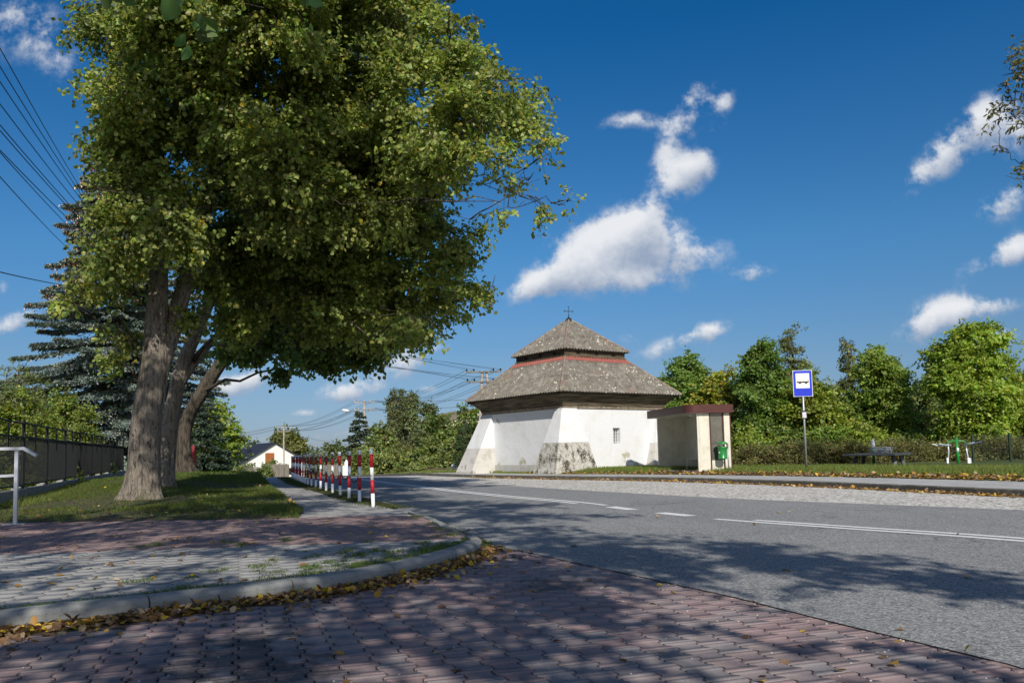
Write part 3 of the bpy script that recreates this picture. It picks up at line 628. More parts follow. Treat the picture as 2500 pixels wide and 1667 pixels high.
def trunk_mesh(mb, P, rr, seg=26, flare=None, ridg=.05, seed=0):
    pts, ro = smooth_path(P, rr, 6); r_ = random.Random(seed); ph = [r_.uniform(0, 6.28) for _ in range(5)]
    vs = []
    for i, p in enumerate(pts):
        t = i/(len(pts)-1)
        for k in range(seg):
            a = 2*math.pi*k/seg; fl = 0
            if flare: fl = flare*math.exp(-max(0, (p.z-pts[0].z))/.30)*(.55+.45*math.sin(5*a+ph[0])+.25*math.sin(3*a+ph[4]))
            r = ro[i]*(1+ridg*math.sin(7*a+ph[1]+t*3)+ridg*.6*math.sin(11*a+ph[2]-t*4)+ridg*.8*math.sin(3*a+ph[3]+t*9)+r_.uniform(-.5, .5)*ridg*.4)+fl
            vs.append((p.x+math.cos(a)*r, p.y+math.sin(a)*r, p.z))
    n = len(pts); fs = [[i*seg+k, i*seg+(k+1) % seg, (i+1)*seg+(k+1) % seg, (i+1)*seg+k] for i in range(n-1) for k in range(seg)]
    fs.append([(n-1)*seg+k for k in range(seg)]); mb.add(vs, fs)
    return pts, ro

# ------------------------------------------------------------------ the lindens on the lawn
def px_puffs(lst, Yc, jit, seed, squash=1.):
    r = random.Random(seed); out = []
    for q in lst:
        x, y, rad = q[:3]; w = q[3] if len(q) > 3 else 1.; Y = Yc+r.uniform(-jit, jit)
        p = D(x, y, Y); R = rad*Y/2000.; out.append((p.x, p.y, p.z, R, max(R*1.05, .5), R*squash, w))
    return out
def deciduous(name, base, label, trunks, puffs, nleaf, leaf, col, barkm, **kw):
    root = empty(name, base, 0, label, 'tree', kw.pop('group', None))
    b = Vector(base); off = lambda q: (q[0]-b.x, q[1]-b.y, q[2]-b.z)
    limbr = kw.pop('limbr', .055); mb = MB(); paths = []
    fl = kw.pop('flare', .3)
    for i, (P, rr) in enumerate(trunks):
        pts, ro = trunk_mesh(mb, [off(p) for p in P], rr, 26 if i == 0 else 18, fl if i == 0 else None, seed=i+len(name))
        paths.append((pts, ro))
    mb.build('trunk', barkm, root, True)
    mb = MB(); pl = [(*off(q[:3]), *q[3:]) for q in puffs]; npt = len(paths)
    for q in sorted(pl, key=lambda q: near_on(paths[:npt], Vector(q[:3]))[0]):
        c = Vector(q[:3]); _, s0, r0 = near_on(paths, c)
        R = min(q[3], q[5]); L = (c-s0).length
        r0 = max(.010, min(r0*.62, limbr*(.5+L*.24)))
        pts = limb(mb, s0, c, r0, min(.022, r0*.6), .05, 7, .12)
        paths.append((pts[2:], [r0+(min(.022, r0*.6)-r0)*k_/7 for k_ in range(2, 8)]))
        for _k in range(3):
            d = Vector((rnd.uniform(-1, 1), rnd.uniform(-1, 1), rnd.uniform(-.5, .8))).normalized()
            limb(mb, pts[rnd.randint(4, 7)], c+Vector((d.x*q[3], d.y*q[4], d.z*q[5]))*.8, .02, .007, .03, 4, .1, 4)
    mb.build('branches', 'bark_dark', root, True)
    pat = [(off(c), rad, pc, pp) for (c, rad, pc, pp) in kw.pop('patches', [])]
    crown('crown', pl, nleaf, leaf, col, root, patches=pat, **kw)
    return root
Yp = (.62, .47, .03)
A1 = [(690,370,120),(850,400,110),(980,400,95),(1070,420,60),(690,500,80),(830,500,90),(940,510,70),(335,80,115),(450,60,180),(640,60,185),(820,80,170),(960,70,100),(1040,110,90),(1100,60,40,.6),(1110,170,80),(1160,120,50,.6),(1190,230,80),(1270,215,42,.7),(1240,330,80,.8),(1320,355,38,.6),(1120,330,105),(1000,260,130),(860,260,150),(700,240,160),(540,240,150),(400,230,140),(310,220,72),(285,330,66),(400,380,120),(560,420,110),(320,480,95),(290,580,75),(420,540,90),(235,650,56),(170,690,40,.8),(138,730,20,.8),(300,690,62),(285,800,38),(275,865,24,.8),
      (1215,400,60,.55),(1290,440,38,.4),(1320,500,26,.35),(1240,505,30,.3),(1385,492,14,.5),(1180,450,40,.3),(285,145,55),(250,70,42),(200,42,20,.6),(500,650,55),(500,-140,190),(760,-120,180),(620,-330,200),(1000,-60,110)]
bA = G(352, 1222, .13)
puA = px_puffs(A1, 18.2, 1.9, 1)
tA = [([bA+Vector((-.06, 0, 0)), D(352,1150,bA.y), D(356,1050,bA.y+.02), D(367,960,bA.y+.05), D(378,880,bA.y+.1), D(380,800,bA.y+.15), D(386,700,bA.y+.2), D(388,560,bA.y+.3), D(385,420,bA.y+.3), D(390,250,bA.y+.3), D(420,60,bA.y+.3), D(450,-150,bA.y+.3)],
       [.37, .345, .33, .32, .30, .25, .21, .18, .15, .12, .09, .05]),
      ([D(375,960,bA.y+.2), D(392,890,bA.y+.25), D(418,810,bA.y+.35), D(444,720,bA.y+.5), D(475,600,bA.y+.6), D(505,480,bA.y+.7), D(535,370,bA.y+.8), D(600,220,bA.y+.8), D(700,60,bA.y+.8), D(760,-120,bA.y+.8)],
       [.22, .22, .21, .19, .17, .16, .14, .11, .08, .05])]
patchA = [(D(757,165,17.5), .35, Yp, .5), (D(572,255,17.5), .28, Yp, .5), (D(310,640,18), .55, Yp, .25), (D(250,690,18), .6, (.5, .42, .04), .25), (D(300,850,18), .5, Yp, .45), (D(1360,210,18), .5, (.4, .28, .06), .3)]
deciduous('linden_tree', bA, 'tall linden with the thickest pale bark trunk, forking low, nearest on the lawn', tA, puA, 225000, .105, (.145, .176, .046), 'bark', yellow=.018, per=14, spray=.42, seed=1, shell=.62, patches=patchA, twigs=4000, altp=.12, alt=(.17, .19, .06), limbr=.036, flare=.20)
B1 = [(680,420,140),(820,420,140),(960,420,115),(1050,450,60),(700,560,140),(860,580,140),(990,560,100),(1090,610,60),(1140,580,30),(900,700,125),(1030,690,85),(1110,735,48),(1170,705,26),(760,700,125),(640,640,100),(970,780,80),(1070,765,48),(620,760,85),(560,560,90),(530,690,45),(450,770,38),(1000,800,40)]
bB = G(402, 1197, .15)
tB = [([bB, D(408,1120,bB.y), D(415,1040,bB.y), D(428,960,bB.y), D(450,880,bB.y), D(485,800,bB.y), D(520,720,bB.y), D(570,600,bB.y), D(650,480,bB.y)], [.26, .24, .23, .22, .21, .18, .15, .11, .07]),
      ([D(435,940,bB.y), D(470,890,bB.y+.2), D(520,830,bB.y+.4), D(620,740,bB.y+.6), D(760,660,bB.y+.8), D(900,640,bB.y+.9)], [.18, .17, .14, .11, .08, .05])]
deciduous('linden_tree', bB, 'second linden, close behind the thickest trunk, with yellow-lit bark half hidden by it', tB, px_puffs(B1, 21.3, 2.0, 2), 130000, .115, (.13, .158, .040), 'bark', yellow=.008, per=14, spray=.45, seed=2, shell=.62, twigs=2500, altp=.1, alt=(.15, .17, .06), flare=.2, limbr=.035)
C1 = [(720,770,90),(850,780,78),(925,815,40),(905,860,24),(870,865,20),(800,845,40),(730,845,38),(698,905,11),(640,825,50),(575,815,40),(640,730,80)]
bC = Vector((-13.1, 33, .50))
tC = [([bC, D(450,1110,33), D(450,1060,33), D(460,1015,33), D(485,970,33), D(520,915,33), D(560,860,33), D(610,800,33), D(680,740,33)], [.34, .29, .27, .27, .29, .29, .27, .22, .15])]
deciduous('linden_tree', bC, 'leaning linden, dark trunk bent to the right, farthest of the three on the lawn', tC, px_puffs(C1, 29.5, 2.2, 3), 75000, .16, (.075, .11, .028), 'bark_dark', yellow=.004, per=14, spray=.6, seed=3, shell=.62, twigs=1200, flare=.25)

# tree standing behind the camera: its crown shades the paving, a few leaves hang into the top of the view
shade = []; rs = random.Random(5)
def shadow_puff(gxp, gyp, r, h, w=1.):
    p = Vector((gxp, gyp, 0))+S*(h/S.z); shade.append((p.x, p.y, p.z, r, r*1.1, r*.8, w))
for (x, y, r, h, w) in [(-3.2, 4.2, 1.0, 5.6, 1.), (-1.6, 4.6, 1.1, 6.3, 1.1), (-.2, 4.9, .9, 6., 1.), (1.4, 4.1, .45, 5.6, .8), (-.7, 6.6, 1.0, 7, 1.1), (.7, 7.0, .9, 7.2, 1.2), (-2.6, 6.4, .7, 6.6, .6), (-4.6, 7.2, .9, 7.4, .8),
        (1.6, 8.2, .9, 7.8, 1.2), (2.6, 7.4, .8, 7.2, 1.2), (3.3, 6.5, .6, 6.6, 1.), (.4, 8.9, .9, 8, 1.2), (-1.4, 8.7, .9, 8, .9), (-3.2, 9.6, 1.1, 8.4, .9), (-5.6, 10.2, 1.2, 8.6, .9), (3.2, 5.4, .35, 6., .7), (2.2, 5.9, .3, 6., .6),
        (-.2, 11., 1.0, 8.6, .8), (-2.2, 11.8, 1.2, 9, 1.), (-4.6, 12.8, 1.3, 9.2, 1.1), (-7.4, 12.6, 1.3, 9.2, 1.), (-.6, 13.6, 1.0, 9.4, .9), (-1.3, 16.4, 1.3, 10, 1.3), (-2.9, 18.4, 1.2, 10.4, 1.4), (-3.3, 20.5, 1.3, 11, 1.4), (-4.4, 24, 1.4, 11, 1.3), (-5.8, 28, 1.4, 11.4, 1.2),
        (-4.2, 15.4, 1.2, 10, 1.), (-6.2, 16, 1.3, 10.4, 1.1), (-5.6, 19.6, 1.3, 10.8, 1.), (1.0, 13.0, .5, 9., .5), (.6, 16., .4, 9.4, .5), (-8.6, 22.5, 1.5, 11.5, 1.), (-9, 27, 1.5, 12, 1.), (-11.5, 15.6, .9, 10, .5), (-7.2, 18.3, .8, 11, .5)]:
    shadow_puff(x, y, r, h, w)
tb = Vector((-6.6, -3.2, 0.))
shade += [(-1.45, 4.4, 3.80, .32, .3, .10, .22), (-1.0, 4.6, 3.95, .3, .3, .10, .2), (-3.0, 5.4, 4.4, .3, .3, .10, .15)]
tT = [([tb, (-6.5, -3.2, 1.5), (-6.2, -3.1, 3.2), (-5.7, -2.9, 5), (-4.8, -2.6, 7), (-3.8, -2.0, 9), (-3., -1., 11.5)], [.42, .36, .33, .28, .22, .15, .08]),
      ([(-6.1, -3.1, 3.6), (-4.4, -3.2, 5.0), (-2.0, -3.4, 6.2), (1.8, -3., 7.4)], [.2, .17, .12, .06]),
      ([(-5.7, -3., 5.0), (-5.6, -.6, 7.4), (-5.4, 2.6, 9.4), (-5.2, 6., 11.)], [.16, .14, .10, .05])]
deciduous('roadside_maple', tb, 'broad maple standing behind the viewpoint with dark leaves hanging into the top of the view', tT, shade, 58000, .12, (.06, .10, .03), 'bark_dark', yellow=.01, per=14, spray=.42, seed=4, shell=.65, limbr=.016)

# branch tips from a tree at the right edge
bR = Vector((18.6, 24.4, .2))
R1 = [(2488, 122, 20), (2470, 175, 22), (2485, 185, 24), (2455, 198, 14), (2440, 265, 20), (2470, 240, 28), (2445, 290, 18), (2440, 355, 14), (2480, 290, 24), (2495, 225, 20), (2490, 400, 20), (2475, 418, 12), (2530, 150, 60), (2560, 280, 70), (2600, 400, 80), (2640, 200, 100), (2700, 350, 120), (2680, 500, 100), (2750, 80, 130)]
tR = [([bR, (18.6, 24.4, 2.3), (18.5, 24.3, 4.6), (18.2, 24.2, 7), (17.8, 24.1, 9.6), (17.4, 24., 12.)], [.24, .2, .17, .14, .1, .05])]
deciduous('sparse_tree', bR, 'sparse small-leaved tree whose thin branch tips enter at the upper right edge', tR, px_puffs(R1, 24, .8, 5), 6500, .15, (.10, .10, .045), 'bark_dark', per=9, spray=.32, seed=6, asp=.42, shell=.9, altp=.2, alt=(.2, .16, .08), limbr=.03)

# ------------------------------------------------------------------ conifers
def conifer(name, base, h, rad, label, n_lev, col, parent_cat='tree', needle=.13, dens=1., cones=None, seed=0, lean=0., tilt=-.25, barren=.06):
    root = empty(name, base, 0, label, parent_cat); rr = random.Random(seed); rng = np.random.default_rng(seed)
    mb = MB(); mb.tube([(0, 0, 0), (0, 0, h*.5), (0, 0, h)], [h*.016, h*.009, .01], 9); mb.build('trunk', 'bark_dark', root, True)
    mb = MB(); P = []; A = []; CC = []; L = []
    for i in range(n_lev):
        t = (i+.3)/n_lev; z = h*(barren+(1-barren)*t); R = rad*(1-t)**.68*(.85+.25*rr.random())+.08
        nb_ = 7 if t < .75 else 5
        for k in range(nb_):
            a = 2*math.pi*(k/nb_)+i*2.4+rr.uniform(-.25, .25); Rk = R*rr.uniform(.72, 1.1)
            d = Vector((math.cos(a), math.sin(a), 0)); drop = tilt*Rk+rr.uniform(-.08, .08)*Rk
            pts = [Vector((0, 0, z))+d*Rk*s_+Vector((0, 0, drop*s_**1.2+.18*Rk*max(0, s_-.7))) for s_ in (0, .25, .5, .75, 1.)]; zo = rr.uniform(-.5, .5)*h*(1-barren)/n_lev*1.6; pts = [p+Vector((0, 0, zo)) for p in pts]
            mb.tube(pts, [.028, .02, .015, .01, .005], 4, cap=False)
            nt = max(4, int(Rk*dens*46)); s_ = np.sqrt(rng.random(nt)*.97+.03); seg_ = np.clip((s_*4).astype(int), 0, 3); fr = s_*4-seg_
            pa = np.array([list(p) for p in pts]); B = pa[seg_]*(1-fr)[:, None]+pa[seg_+1]*fr[:, None]
            sd = np.array([-math.sin(a), math.cos(a), 0.]); sg = rng.choice([-1., 1.], nt); wd = (.10+.30*Rk*(1-s_)*.9)*rng.random(nt)
            tw = 5
            for q in range(tw):
                f_ = (q+rng.random(nt))/tw
                pos = B+sd[None]*(sg*wd*f_)[:, None]+np.array([d.x, d.y, 0])[None]*(wd*f_*.8)[:, None]; pos[:, 2] -= wd*f_*.45+rng.random(nt)*.03
                ax = sd[None]*sg[:, None]*.8+np.array([d.x, d.y, 0.])[None]*.9+rng.normal(0, .45, (nt, 3)); ax[:, 2] += .15
                P.append(pos); A.append(ax); L.append(np.full(nt, needle))
                c = tints(nt, col, .28, 0, rng=rng)*.75
                CC.append(c)
            if cones and z > cones[0]:
                nc = int(Rk*cones[1]); s2 = .35+.65*rng.random(nc)**.5; seg2 = np.clip((s2*4).astype(int), 0, 3); fr2 = s2*4-seg2
                B2 = pa[seg2]*(1-fr2)[:, None]+pa[seg2+1]*fr2[:, None]+rng.normal(0, .09, (nc, 3))
                P.append(B2); ax = rng.normal(0, .25, (nc, 3)); ax[:, 2] -= 1; A.append(ax); L.append(np.full(nc, .17)); CC.append(tints(nc, (.40, .25, .16), .25, 0, rng=rng))
    mb.build('branches', 'bark_dark', root, True)
    P = np.concatenate(P); A = np.concatenate(A); CC = np.concatenate(CC); L = np.concatenate(L)
    leaf_mesh('crown', P, A, RNG.normal(0, .5, P.shape)+np.array([0, 0, .8]), L, L*.34, CC, 'needle', root)
    return root
conifer('blue_spruce', Vector((-24.2, 50.5, -.1)), 25.0, 6.9, 'tall blue spruce with drooping silvery boughs, brown cones near the top, behind the lindens', 62, (.165, .21, .185), cones=(11.0, 26), seed=3, needle=.25, dens=1.15)

def env_tree(name, px, Y, top, hw, base_z, label, n, leaf, col, cat='tree', shape='round', low=.12, group=None, seed=0, barkm='bark_dark', bottom_py=None, w=1., npf=16, **kw):
    """tree whose crown fills an envelope: px centre, top row, half width in photo pixels at distance Y"""
    r = random.Random(seed*13+3); b = D(px, 1100, Y); b.z = base_z; H = D(px, top, Y).z-base_z; R = hw*Y/2000.
    pf = []
    for i in range(npf):
        t = (i+.5)/npf; z = H*(low+(1-low)*t*.93)
        pr_ = {'round': math.sin(math.pi*min(1, .12+t*.86))**.6, 'cone': (1-t)**.8*.95+.12, 'column': .85*math.sin(math.pi*min(1, .15+t*.8))**.4, 'vase': .35+.65*t if t < .7 else 1.5*(1-t)+.45, 'bush': (1-t*t)**.5}[shape]
        rr = R*pr_
        for k in range(2 if i > npf-3 else 3):
            a = r.uniform(0, 6.28); q = r.uniform(.35, .78)*rr; s_ = max(.16*R, rr*r.uniform(.28, .5))
            pf.append((b.x+math.cos(a)*q, b.y+math.sin(a)*q*.9, base_z+z+r.uniform(-.04, .04)*H, s_, s_, min(s_*1.0, H*.12+.1), 1.))
    if shape in ('round', 'column', 'vase') and H > 3.2:      # upright leading shoots
        for k in range(5):
            a = r.uniform(0, 6.28); q = R*r.uniform(.05, .5); zc = H*r.uniform(.86, .98)-q*.35
            pf.append((b.x+math.cos(a)*q, b.y+math.sin(a)*q*.8, base_z+zc, R*.13, R*.13, H*.085, 1.5))
    tr = [([b, b+Vector((r.uniform(-.1, .1), 0, H*.3)), b+Vector((r.uniform(-.15, .15), 0, H*.6)), b+Vector((0, 0, H*.9))], [max(.05, H*.02), H*.015+.02, H*.01+.01, .02])]
    o = deciduous(name, b, label, tr, pf, n, leaf, col, barkm, seed=seed, flare=0., limbr=.03, spray=kw.pop('spray', leaf*3.6), group=group, **kw)
    o['category'] = cat
    return o
GT = 'trees behind the bus stop'

env_tree('maple_tree', 1680, 50, 862, 80, .15, 'maple with upright shoots rising between the white building and the shelter', 28900, 0.152, (.10, .155, .035), group=GT, seed=21, shape='vase')
env_tree('maple_tree', 1600, 58, 935, 45, .1, 'low pale tree peeping out just right of the old roof', 10200, 0.167, (.11, .15, .05), group=GT, seed=22)
env_tree('maple_tree', 1765, 49, 895, 68, .15, 'tree turning orange-yellow at its top behind the shelter', 25500, 0.152, (.15, .175, .03), group=GT, seed=23, altp=.16, alt=(.42, .27, .03), yellow=.04)
env_tree('maple_tree', 1862, 46, 838, 75, .15, 'dense dark green tree left of the bus stop sign', 40800, 0.144, (.085, .135, .028), group=GT, seed=24, shape='column')
env_tree('larch_tree', 1945, 54, 784, 85, .15, 'tallest feathery tree right above the bus stop sign', 28900, 0.129, (.12, .135, .05), group=GT, seed=25, shape='cone', low=.05)
env_tree('maple_tree', 1975, 45, 905, 82, .15, 'yellowish maple right behind the sign post', 37400, 0.144, (.14, .175, .03), group=GT, seed=26, yellow=.02)
env_tree('birch_tree', 2082, 50, 822, 42, .15, 'thin half-bare tree with slender stem between two green crowns', 5440, 0.114, (.12, .13, .05), group=GT, seed=27, shape='column', w=.5)
env_tree('ash_tree', 2160, 46, 832, 78, .15, 'light green feathery tree behind the table', 37400, 0.129, (.125, .175, .035), group=GT, seed=28, shape='column')
env_tree('ash_tree', 2085, 47, 960, 60, .15, 'short dark tree under the half-bare birch', 18700, 0.137, (.08, .125, .028), group=GT, seed=29)
env_tree('willow_shrub', 2255, 49, 925, 62, .15, 'low dull green shrubby tree left of the biggest maple', 17000, 0.129, (.12, .145, .055), group=GT, seed=30)
env_tree('maple_tree', 2385, 42, 786, 118, .15, 'biggest bright green maple behind the exercise machine', 68000, 0.144, (.14, .19, .028), group=GT, seed=31, low=.08, shape='column', npf=20)
env_tree('maple_tree', 2520, 42, 905, 80, .15, 'bright green maple cut by the right edge', 30600, 0.144, (.13, .175, .03), group=GT, seed=32)
for i in range(5):
    env_tree('background_tree', 1660+i*200+rnd.uniform(-40, 40), 66+rnd.uniform(-3, 3), 960+rnd.uniform(-25, 20), 130, .1, ['far back green tree above the shelter roof', 'far back green tree left of the sign', 'far back tree filling the gap under the birch', 'far back grey-green tree between ash and big maple', 'far back tree at the right edge'][i], 9000, .3, (.085, .115, .035), group=GT, seed=40+i, low=.02)
# undergrowth filling the foot of the row and the dry hedge in front
for i in range(9):
    x = 1700+i*105
    env_tree('understorey_bush', x, 42.5+(i % 3), 1040+rnd.uniform(-20, 20), 78, .15, 'leafy bush number %s of the undergrowth row, counted from the shelter' % ['one', 'two', 'three', 'four', 'five', 'six', 'seven', 'eight', 'nine'][i], 15000, .14, [(.10, .15, .03), (.125, .165, .028), (.09, .13, .03)][i % 3], cat='bush', shape='bush', low=.0, group='bushes under the trees behind the bus stop', seed=60+i, npf=9, yellow=.02)
hp = []
for i in range(44):
    x = 1810+i*17.5; p = D(x, 1100, 37.5+rnd.uniform(-.6, .6)); top_ = .95+rnd.uniform(-.12, .2)+(.15 if i < 8 else .3 if 14 < i < 30 else .35)
    for z in (.25, .52, .78): hp.append((p.x, p.y+rnd.uniform(-.3, .3), min(z, top_*.62)+.08, .40, .45, .30, 1.))
hr = empty('dry_hedge', D(2150, 1140, 37.5), 0, 'long low brownish hedge of dry weedy shrubs behind the table and exercise machine', 'hedge')
hr.location.z = .15; o_ = hr.location
crown('foliage', [(q[0]-o_.x, q[1]-o_.y, q[2]-o_.z, *q[3:]) for q in hp], 62000, .085, (.125, .145, .045), hr, per=10, spray=.30, altp=.36, alt=(.22, .14, .085), seed=70, droop=-.5, asp=.5, yellow=.02, twigs=3500)

# left background
env_tree('hedge_tree', 40, 32, 868, 120, .0, 'grey-green willow-like tree at the left edge behind the black fence', 30000, .11, (.11, .135, .05), seed=81, shape='bush', low=.0, asp=.4)
env_tree('hedge_tree', 160, 38, 930, 105, .0, 'yellow-green bush left of the blue spruce behind the fence', 34000, .10, (.115, .15, .03), seed=82, shape='bush', low=.0)
env_tree('hedge_tree', 60, 28, 960, 110, .0, 'bright yellow-green bush showing through the fence bars at left', 34000, .09, (.12, .155, .028), seed=83, shape='bush', low=.0)
env_tree('hedge_tree', 300, 56, 975, 50, .0, 'dark bush with reddish leaves between spruce and trunk', 14000, .11, (.08, .10, .035), seed=84, shape='bush', low=.0, altp=.25, alt=(.35, .08, .03))
env_tree('maple_tree', 520, 52, 985, 60, -.2, 'bright maple right of the leaning trunk', 14000, .20, (.14, .19, .035), seed=85, low=.15)
env_tree('maple_tree', 480, 60, 975, 50, -.3, 'darker maple behind the leaning trunk', 9000, .24, (.08, .12, .03), seed=86)
conifer('young_spruce', Vector((D(505, 1100, 48).x, 48, -.1)), 4.8, 1.7, 'small dark spruce between the leaning trunk and the far house', 16, (.05, .08, .055), seed=9, needle=.2, dens=.5)
GB = 'garden trees across the road'
env_tree('round_chestnut', 694, 215, 1043, 50, -4.1, 'big round dark tree behind the black-roofed house', 12000, .65, (.10, .115, .035), group=GB, seed=90, npf=10)
env_tree('garden_tree', 612, 245, 1079, 14, -4.3, 'tiny round tree on the left of the black roof', 2500, .7, (.07, .10, .04), group=GB, seed=91, npf=6)
for i, (x, t_, hw, Y) in enumerate([(545, 1088, 34, 240), (580, 1096, 26, 260), (500, 1110, 40, 120), (535, 1118, 30, 110), (575, 1122, 24, 115), (605, 1125, 20, 125), (665, 1112, 20, 118), (645, 1135, 12, 116)]):
    env_tree('garden_tree', x, Y, t_, hw, zt(-20, Y)-.1, ['far wooded clump left of the house roof', 'small far clump behind the roof corner', 'pale bush beside the concrete post at left', 'small pear tree before the dark roof', 'small fruit tree before the white gable wall left corner', 'slim fruit tree under the eave', 'young tree in front of the gable', 'low shrub by the white gate post'][i], 5000, .34 if Y > 200 else .24, (.11, .14, .05), group=GB, seed=100+i, shape='bush' if i != 6 else 'cone', npf=7, low=.05)
conifer('garden_spruce', Vector((D(878, 1100, 100).x, 100, zt(-18, 100))), 8.2, 2.5, 'dark narrow spruce beside the street lamp pole', 20, (.06, .085, .055), seed=12, needle=.34, dens=.35)
for i, (x, t_, hw, Y, cl, sh, ln) in enumerate([(962, 962, 15, 96, (.10, .12, .06), 'column', .2), (983, 958, 12, 97, (.10, .125, .06), 'column', .2), (1008, 957, 18, 95, (.10, .125, .055), 'column', .2), (1046, 985, 28, 90, (.085, .11, .045), 'round', .28),
        (930, 1042, 28, 84, (.10, .13, .035), 'round', .26), (1085, 1005, 52, 74, (.10, .14, .035), 'round', .24), (1145, 992, 52, 68, (.11, .15, .035), 'round', .22), (905, 1072, 44, 72, (.12, .15, .05), 'bush', .24), (985, 1078, 44, 70, (.13, .145, .055), 'bush', .22), (1050, 1078, 56, 62, (.12, .15, .045), 'bush', .2), (1120, 1070, 50, 58, (.125, .155, .05), 'bush', .2),
        (860, 1075, 26, 118, (.11, .14, .06), 'bush', .3), (820, 1080, 30, 150, (.08, .105, .045), 'round', .4), (780, 1098, 32, 170, (.09, .115, .05), 'bush', .4), (950, 1095, 50, 60, (.125, .15, .045), 'bush', .18), (1010, 1105, 50, 56, (.11, .14, .04), 'bush', .18), (885, 1105, 36, 66, (.10, .13, .04), 'bush', .2)]):
    env_tree('poplar_tree' if i < 3 else 'garden_tree' if i < 7 else 'garden_bush', x, Y, t_, hw, zt(-12, Y), ['left of the three slim poplars', 'middle one of three slim poplars', 'right of the three slim poplars', 'broad dull green tree just right of the poplars', 'maple-like tree right of the lamp pole', 'dense green tree below the cream gable', 'dense green tree covering the cream house, nearest to the white building',
             'bush around the foot of the lamp pole', 'pale bush with bare stems under the poplars', 'wide bush below the cream house', 'bush beside the dark thuja', 'pale willow bush behind the far bollards', 'distant tree above the far bollards', 'distant low clump left of the far bollard tops', 'low bush by the verge under the poplars', 'lowest bush at the verge left of the picket fence', 'low bush at the verge right behind the nearest bollard'][i],
             11000 if i < 7 else 8500, ln, cl, cat='tree' if i < 7 else 'bush', group=GB, seed=130+i, shape=sh, npf=12 if i < 7 else 8, low=.25 if i < 3 else .02, altp=.08, alt=(.2, .17, .07))
for i, (x, t_, hw) in enumerate([(1124, 1040, 12), (1139, 1020, 17)]):
    env_tree('thuja', x, 46+i*.6, t_, hw, zt(-3, 46), ['shorter narrow thuja with a reddish patch left of the white building', 'taller narrow thuja touching the left buttress of the white building'][i], 9000, .09, (.055, .085, .035), seed=160+i, shape='column', npf=12, low=.0, spray=.22, asp=.4, droop=-.8)
# distant woods: one mass nobody could count
wp = []
for i in range(150):
    x = -260+i*4.0; Y = 380+rnd.uniform(-25, 45)+(60 if x > -40 else 0); h = 5+rnd.uniform(0, 5)+8*math.exp(-((x+175)/60)**2)
    wp.append((x, Y, zt(x, Y)+h*.45, 6.5, 6, h*.62, 1.))
wd_ = crown('woods', wp, 42000, 1.7, (.075, .095, .045), None, per=8, spray=3.5, seed=200, mat='leaf', shell=.8)
tag(wd_, 'distant low wooded ridge along the horizon', 'woods', kind='stuff')

# ------------------------------------------------------------------ the old white building
chx, chy, chz = 2.79, 38.8, .22
ch = empty('old_chapel', (chx, chy, chz), math.radians(36.17), 'small square whitewashed building with battered buttresses, two-tier grey roof and an iron cross', 'building')
H2 = 5.97/2; ZT = 2.69
mb = MB(); x0, x1, z0, z1 = -.15, .27, 1.15, 1.83; dd = .38; ov = []
xs_ = [-H2, x0, x1, H2]; zs_ = [.28, z0, z1, ZT]
for i in range(3):
    for j in range(3):
        if i == 1 and j == 1: continue
        mb.add([(xs_[i], -H2, zs_[j]), (xs_[i+1], -H2, zs_[j]), (xs_[i+1], -H2, zs_[j+1]), (xs_[i], -H2, zs_[j+1])], [[0, 1, 2, 3]])
for (a, b) in (((x0, z0), (x0, z1)), ((x0, z1), (x1, z1)), ((x1, z1), (x1, z0)), ((x1, z0), (x0, z0))):
    mb.add([(a[0], -H2, a[1]), (b[0], -H2, b[1]), (b[0], -H2+dd, b[1]), (a[0], -H2+dd, a[1])], [[3, 2, 1, 0]])
mb.add([(-H2, -H2, .28), (-H2, H2, .28), (H2, H2, .28), (H2, -H2, .28), (-H2, -H2, ZT), (-H2, H2, ZT), (H2, H2, ZT), (H2, -H2, ZT)], [[4, 5, 1, 0], [5, 6, 2, 1], [6, 7, 3, 2]])
mb.cur = 1
mb.add([(-H2, -H2, -.3), (-H2, H2, -.3), (H2, H2, -.3), (H2, -H2, -.3), (-H2, -H2, .28), (-H2, H2, .28), (H2, H2, .28), (H2, -H2, .28)], [[4, 5, 1, 0], [5, 6, 2, 1], [6, 7, 3, 2]])
mb.cur = 0
mb.add([(-H2, -H2, -.3), (H2, -H2, -.3), (H2, -H2, .28), (-H2, -H2, .28)], [[0, 1, 2, 3]])
mb.build('wall', ['plaster', 'dado'], ch)
mb = MB(); mb.box(((x0+x1)/2, -H2+dd-.01, (z0+z1)/2), (x1-x0+.1, .03, z1-z0+.1)); win = mb.build('window', 'dark', ch)
mb = MB()
for i in range(4): x = x0+.05+(x1-x0-.10)*i/3; mb.tube([(x, -H2+.13, z0-.01), (x, -H2+.13, z1+.01)], .011, 6)
for i in range(5): z = z0+.07+(z1-z0-.14)*i/4; mb.tube([(x0-.01, -H2+.14, z), (x1+.01, -H2+.14, z)], .011, 6)
mb.build('grille', 'white', win)
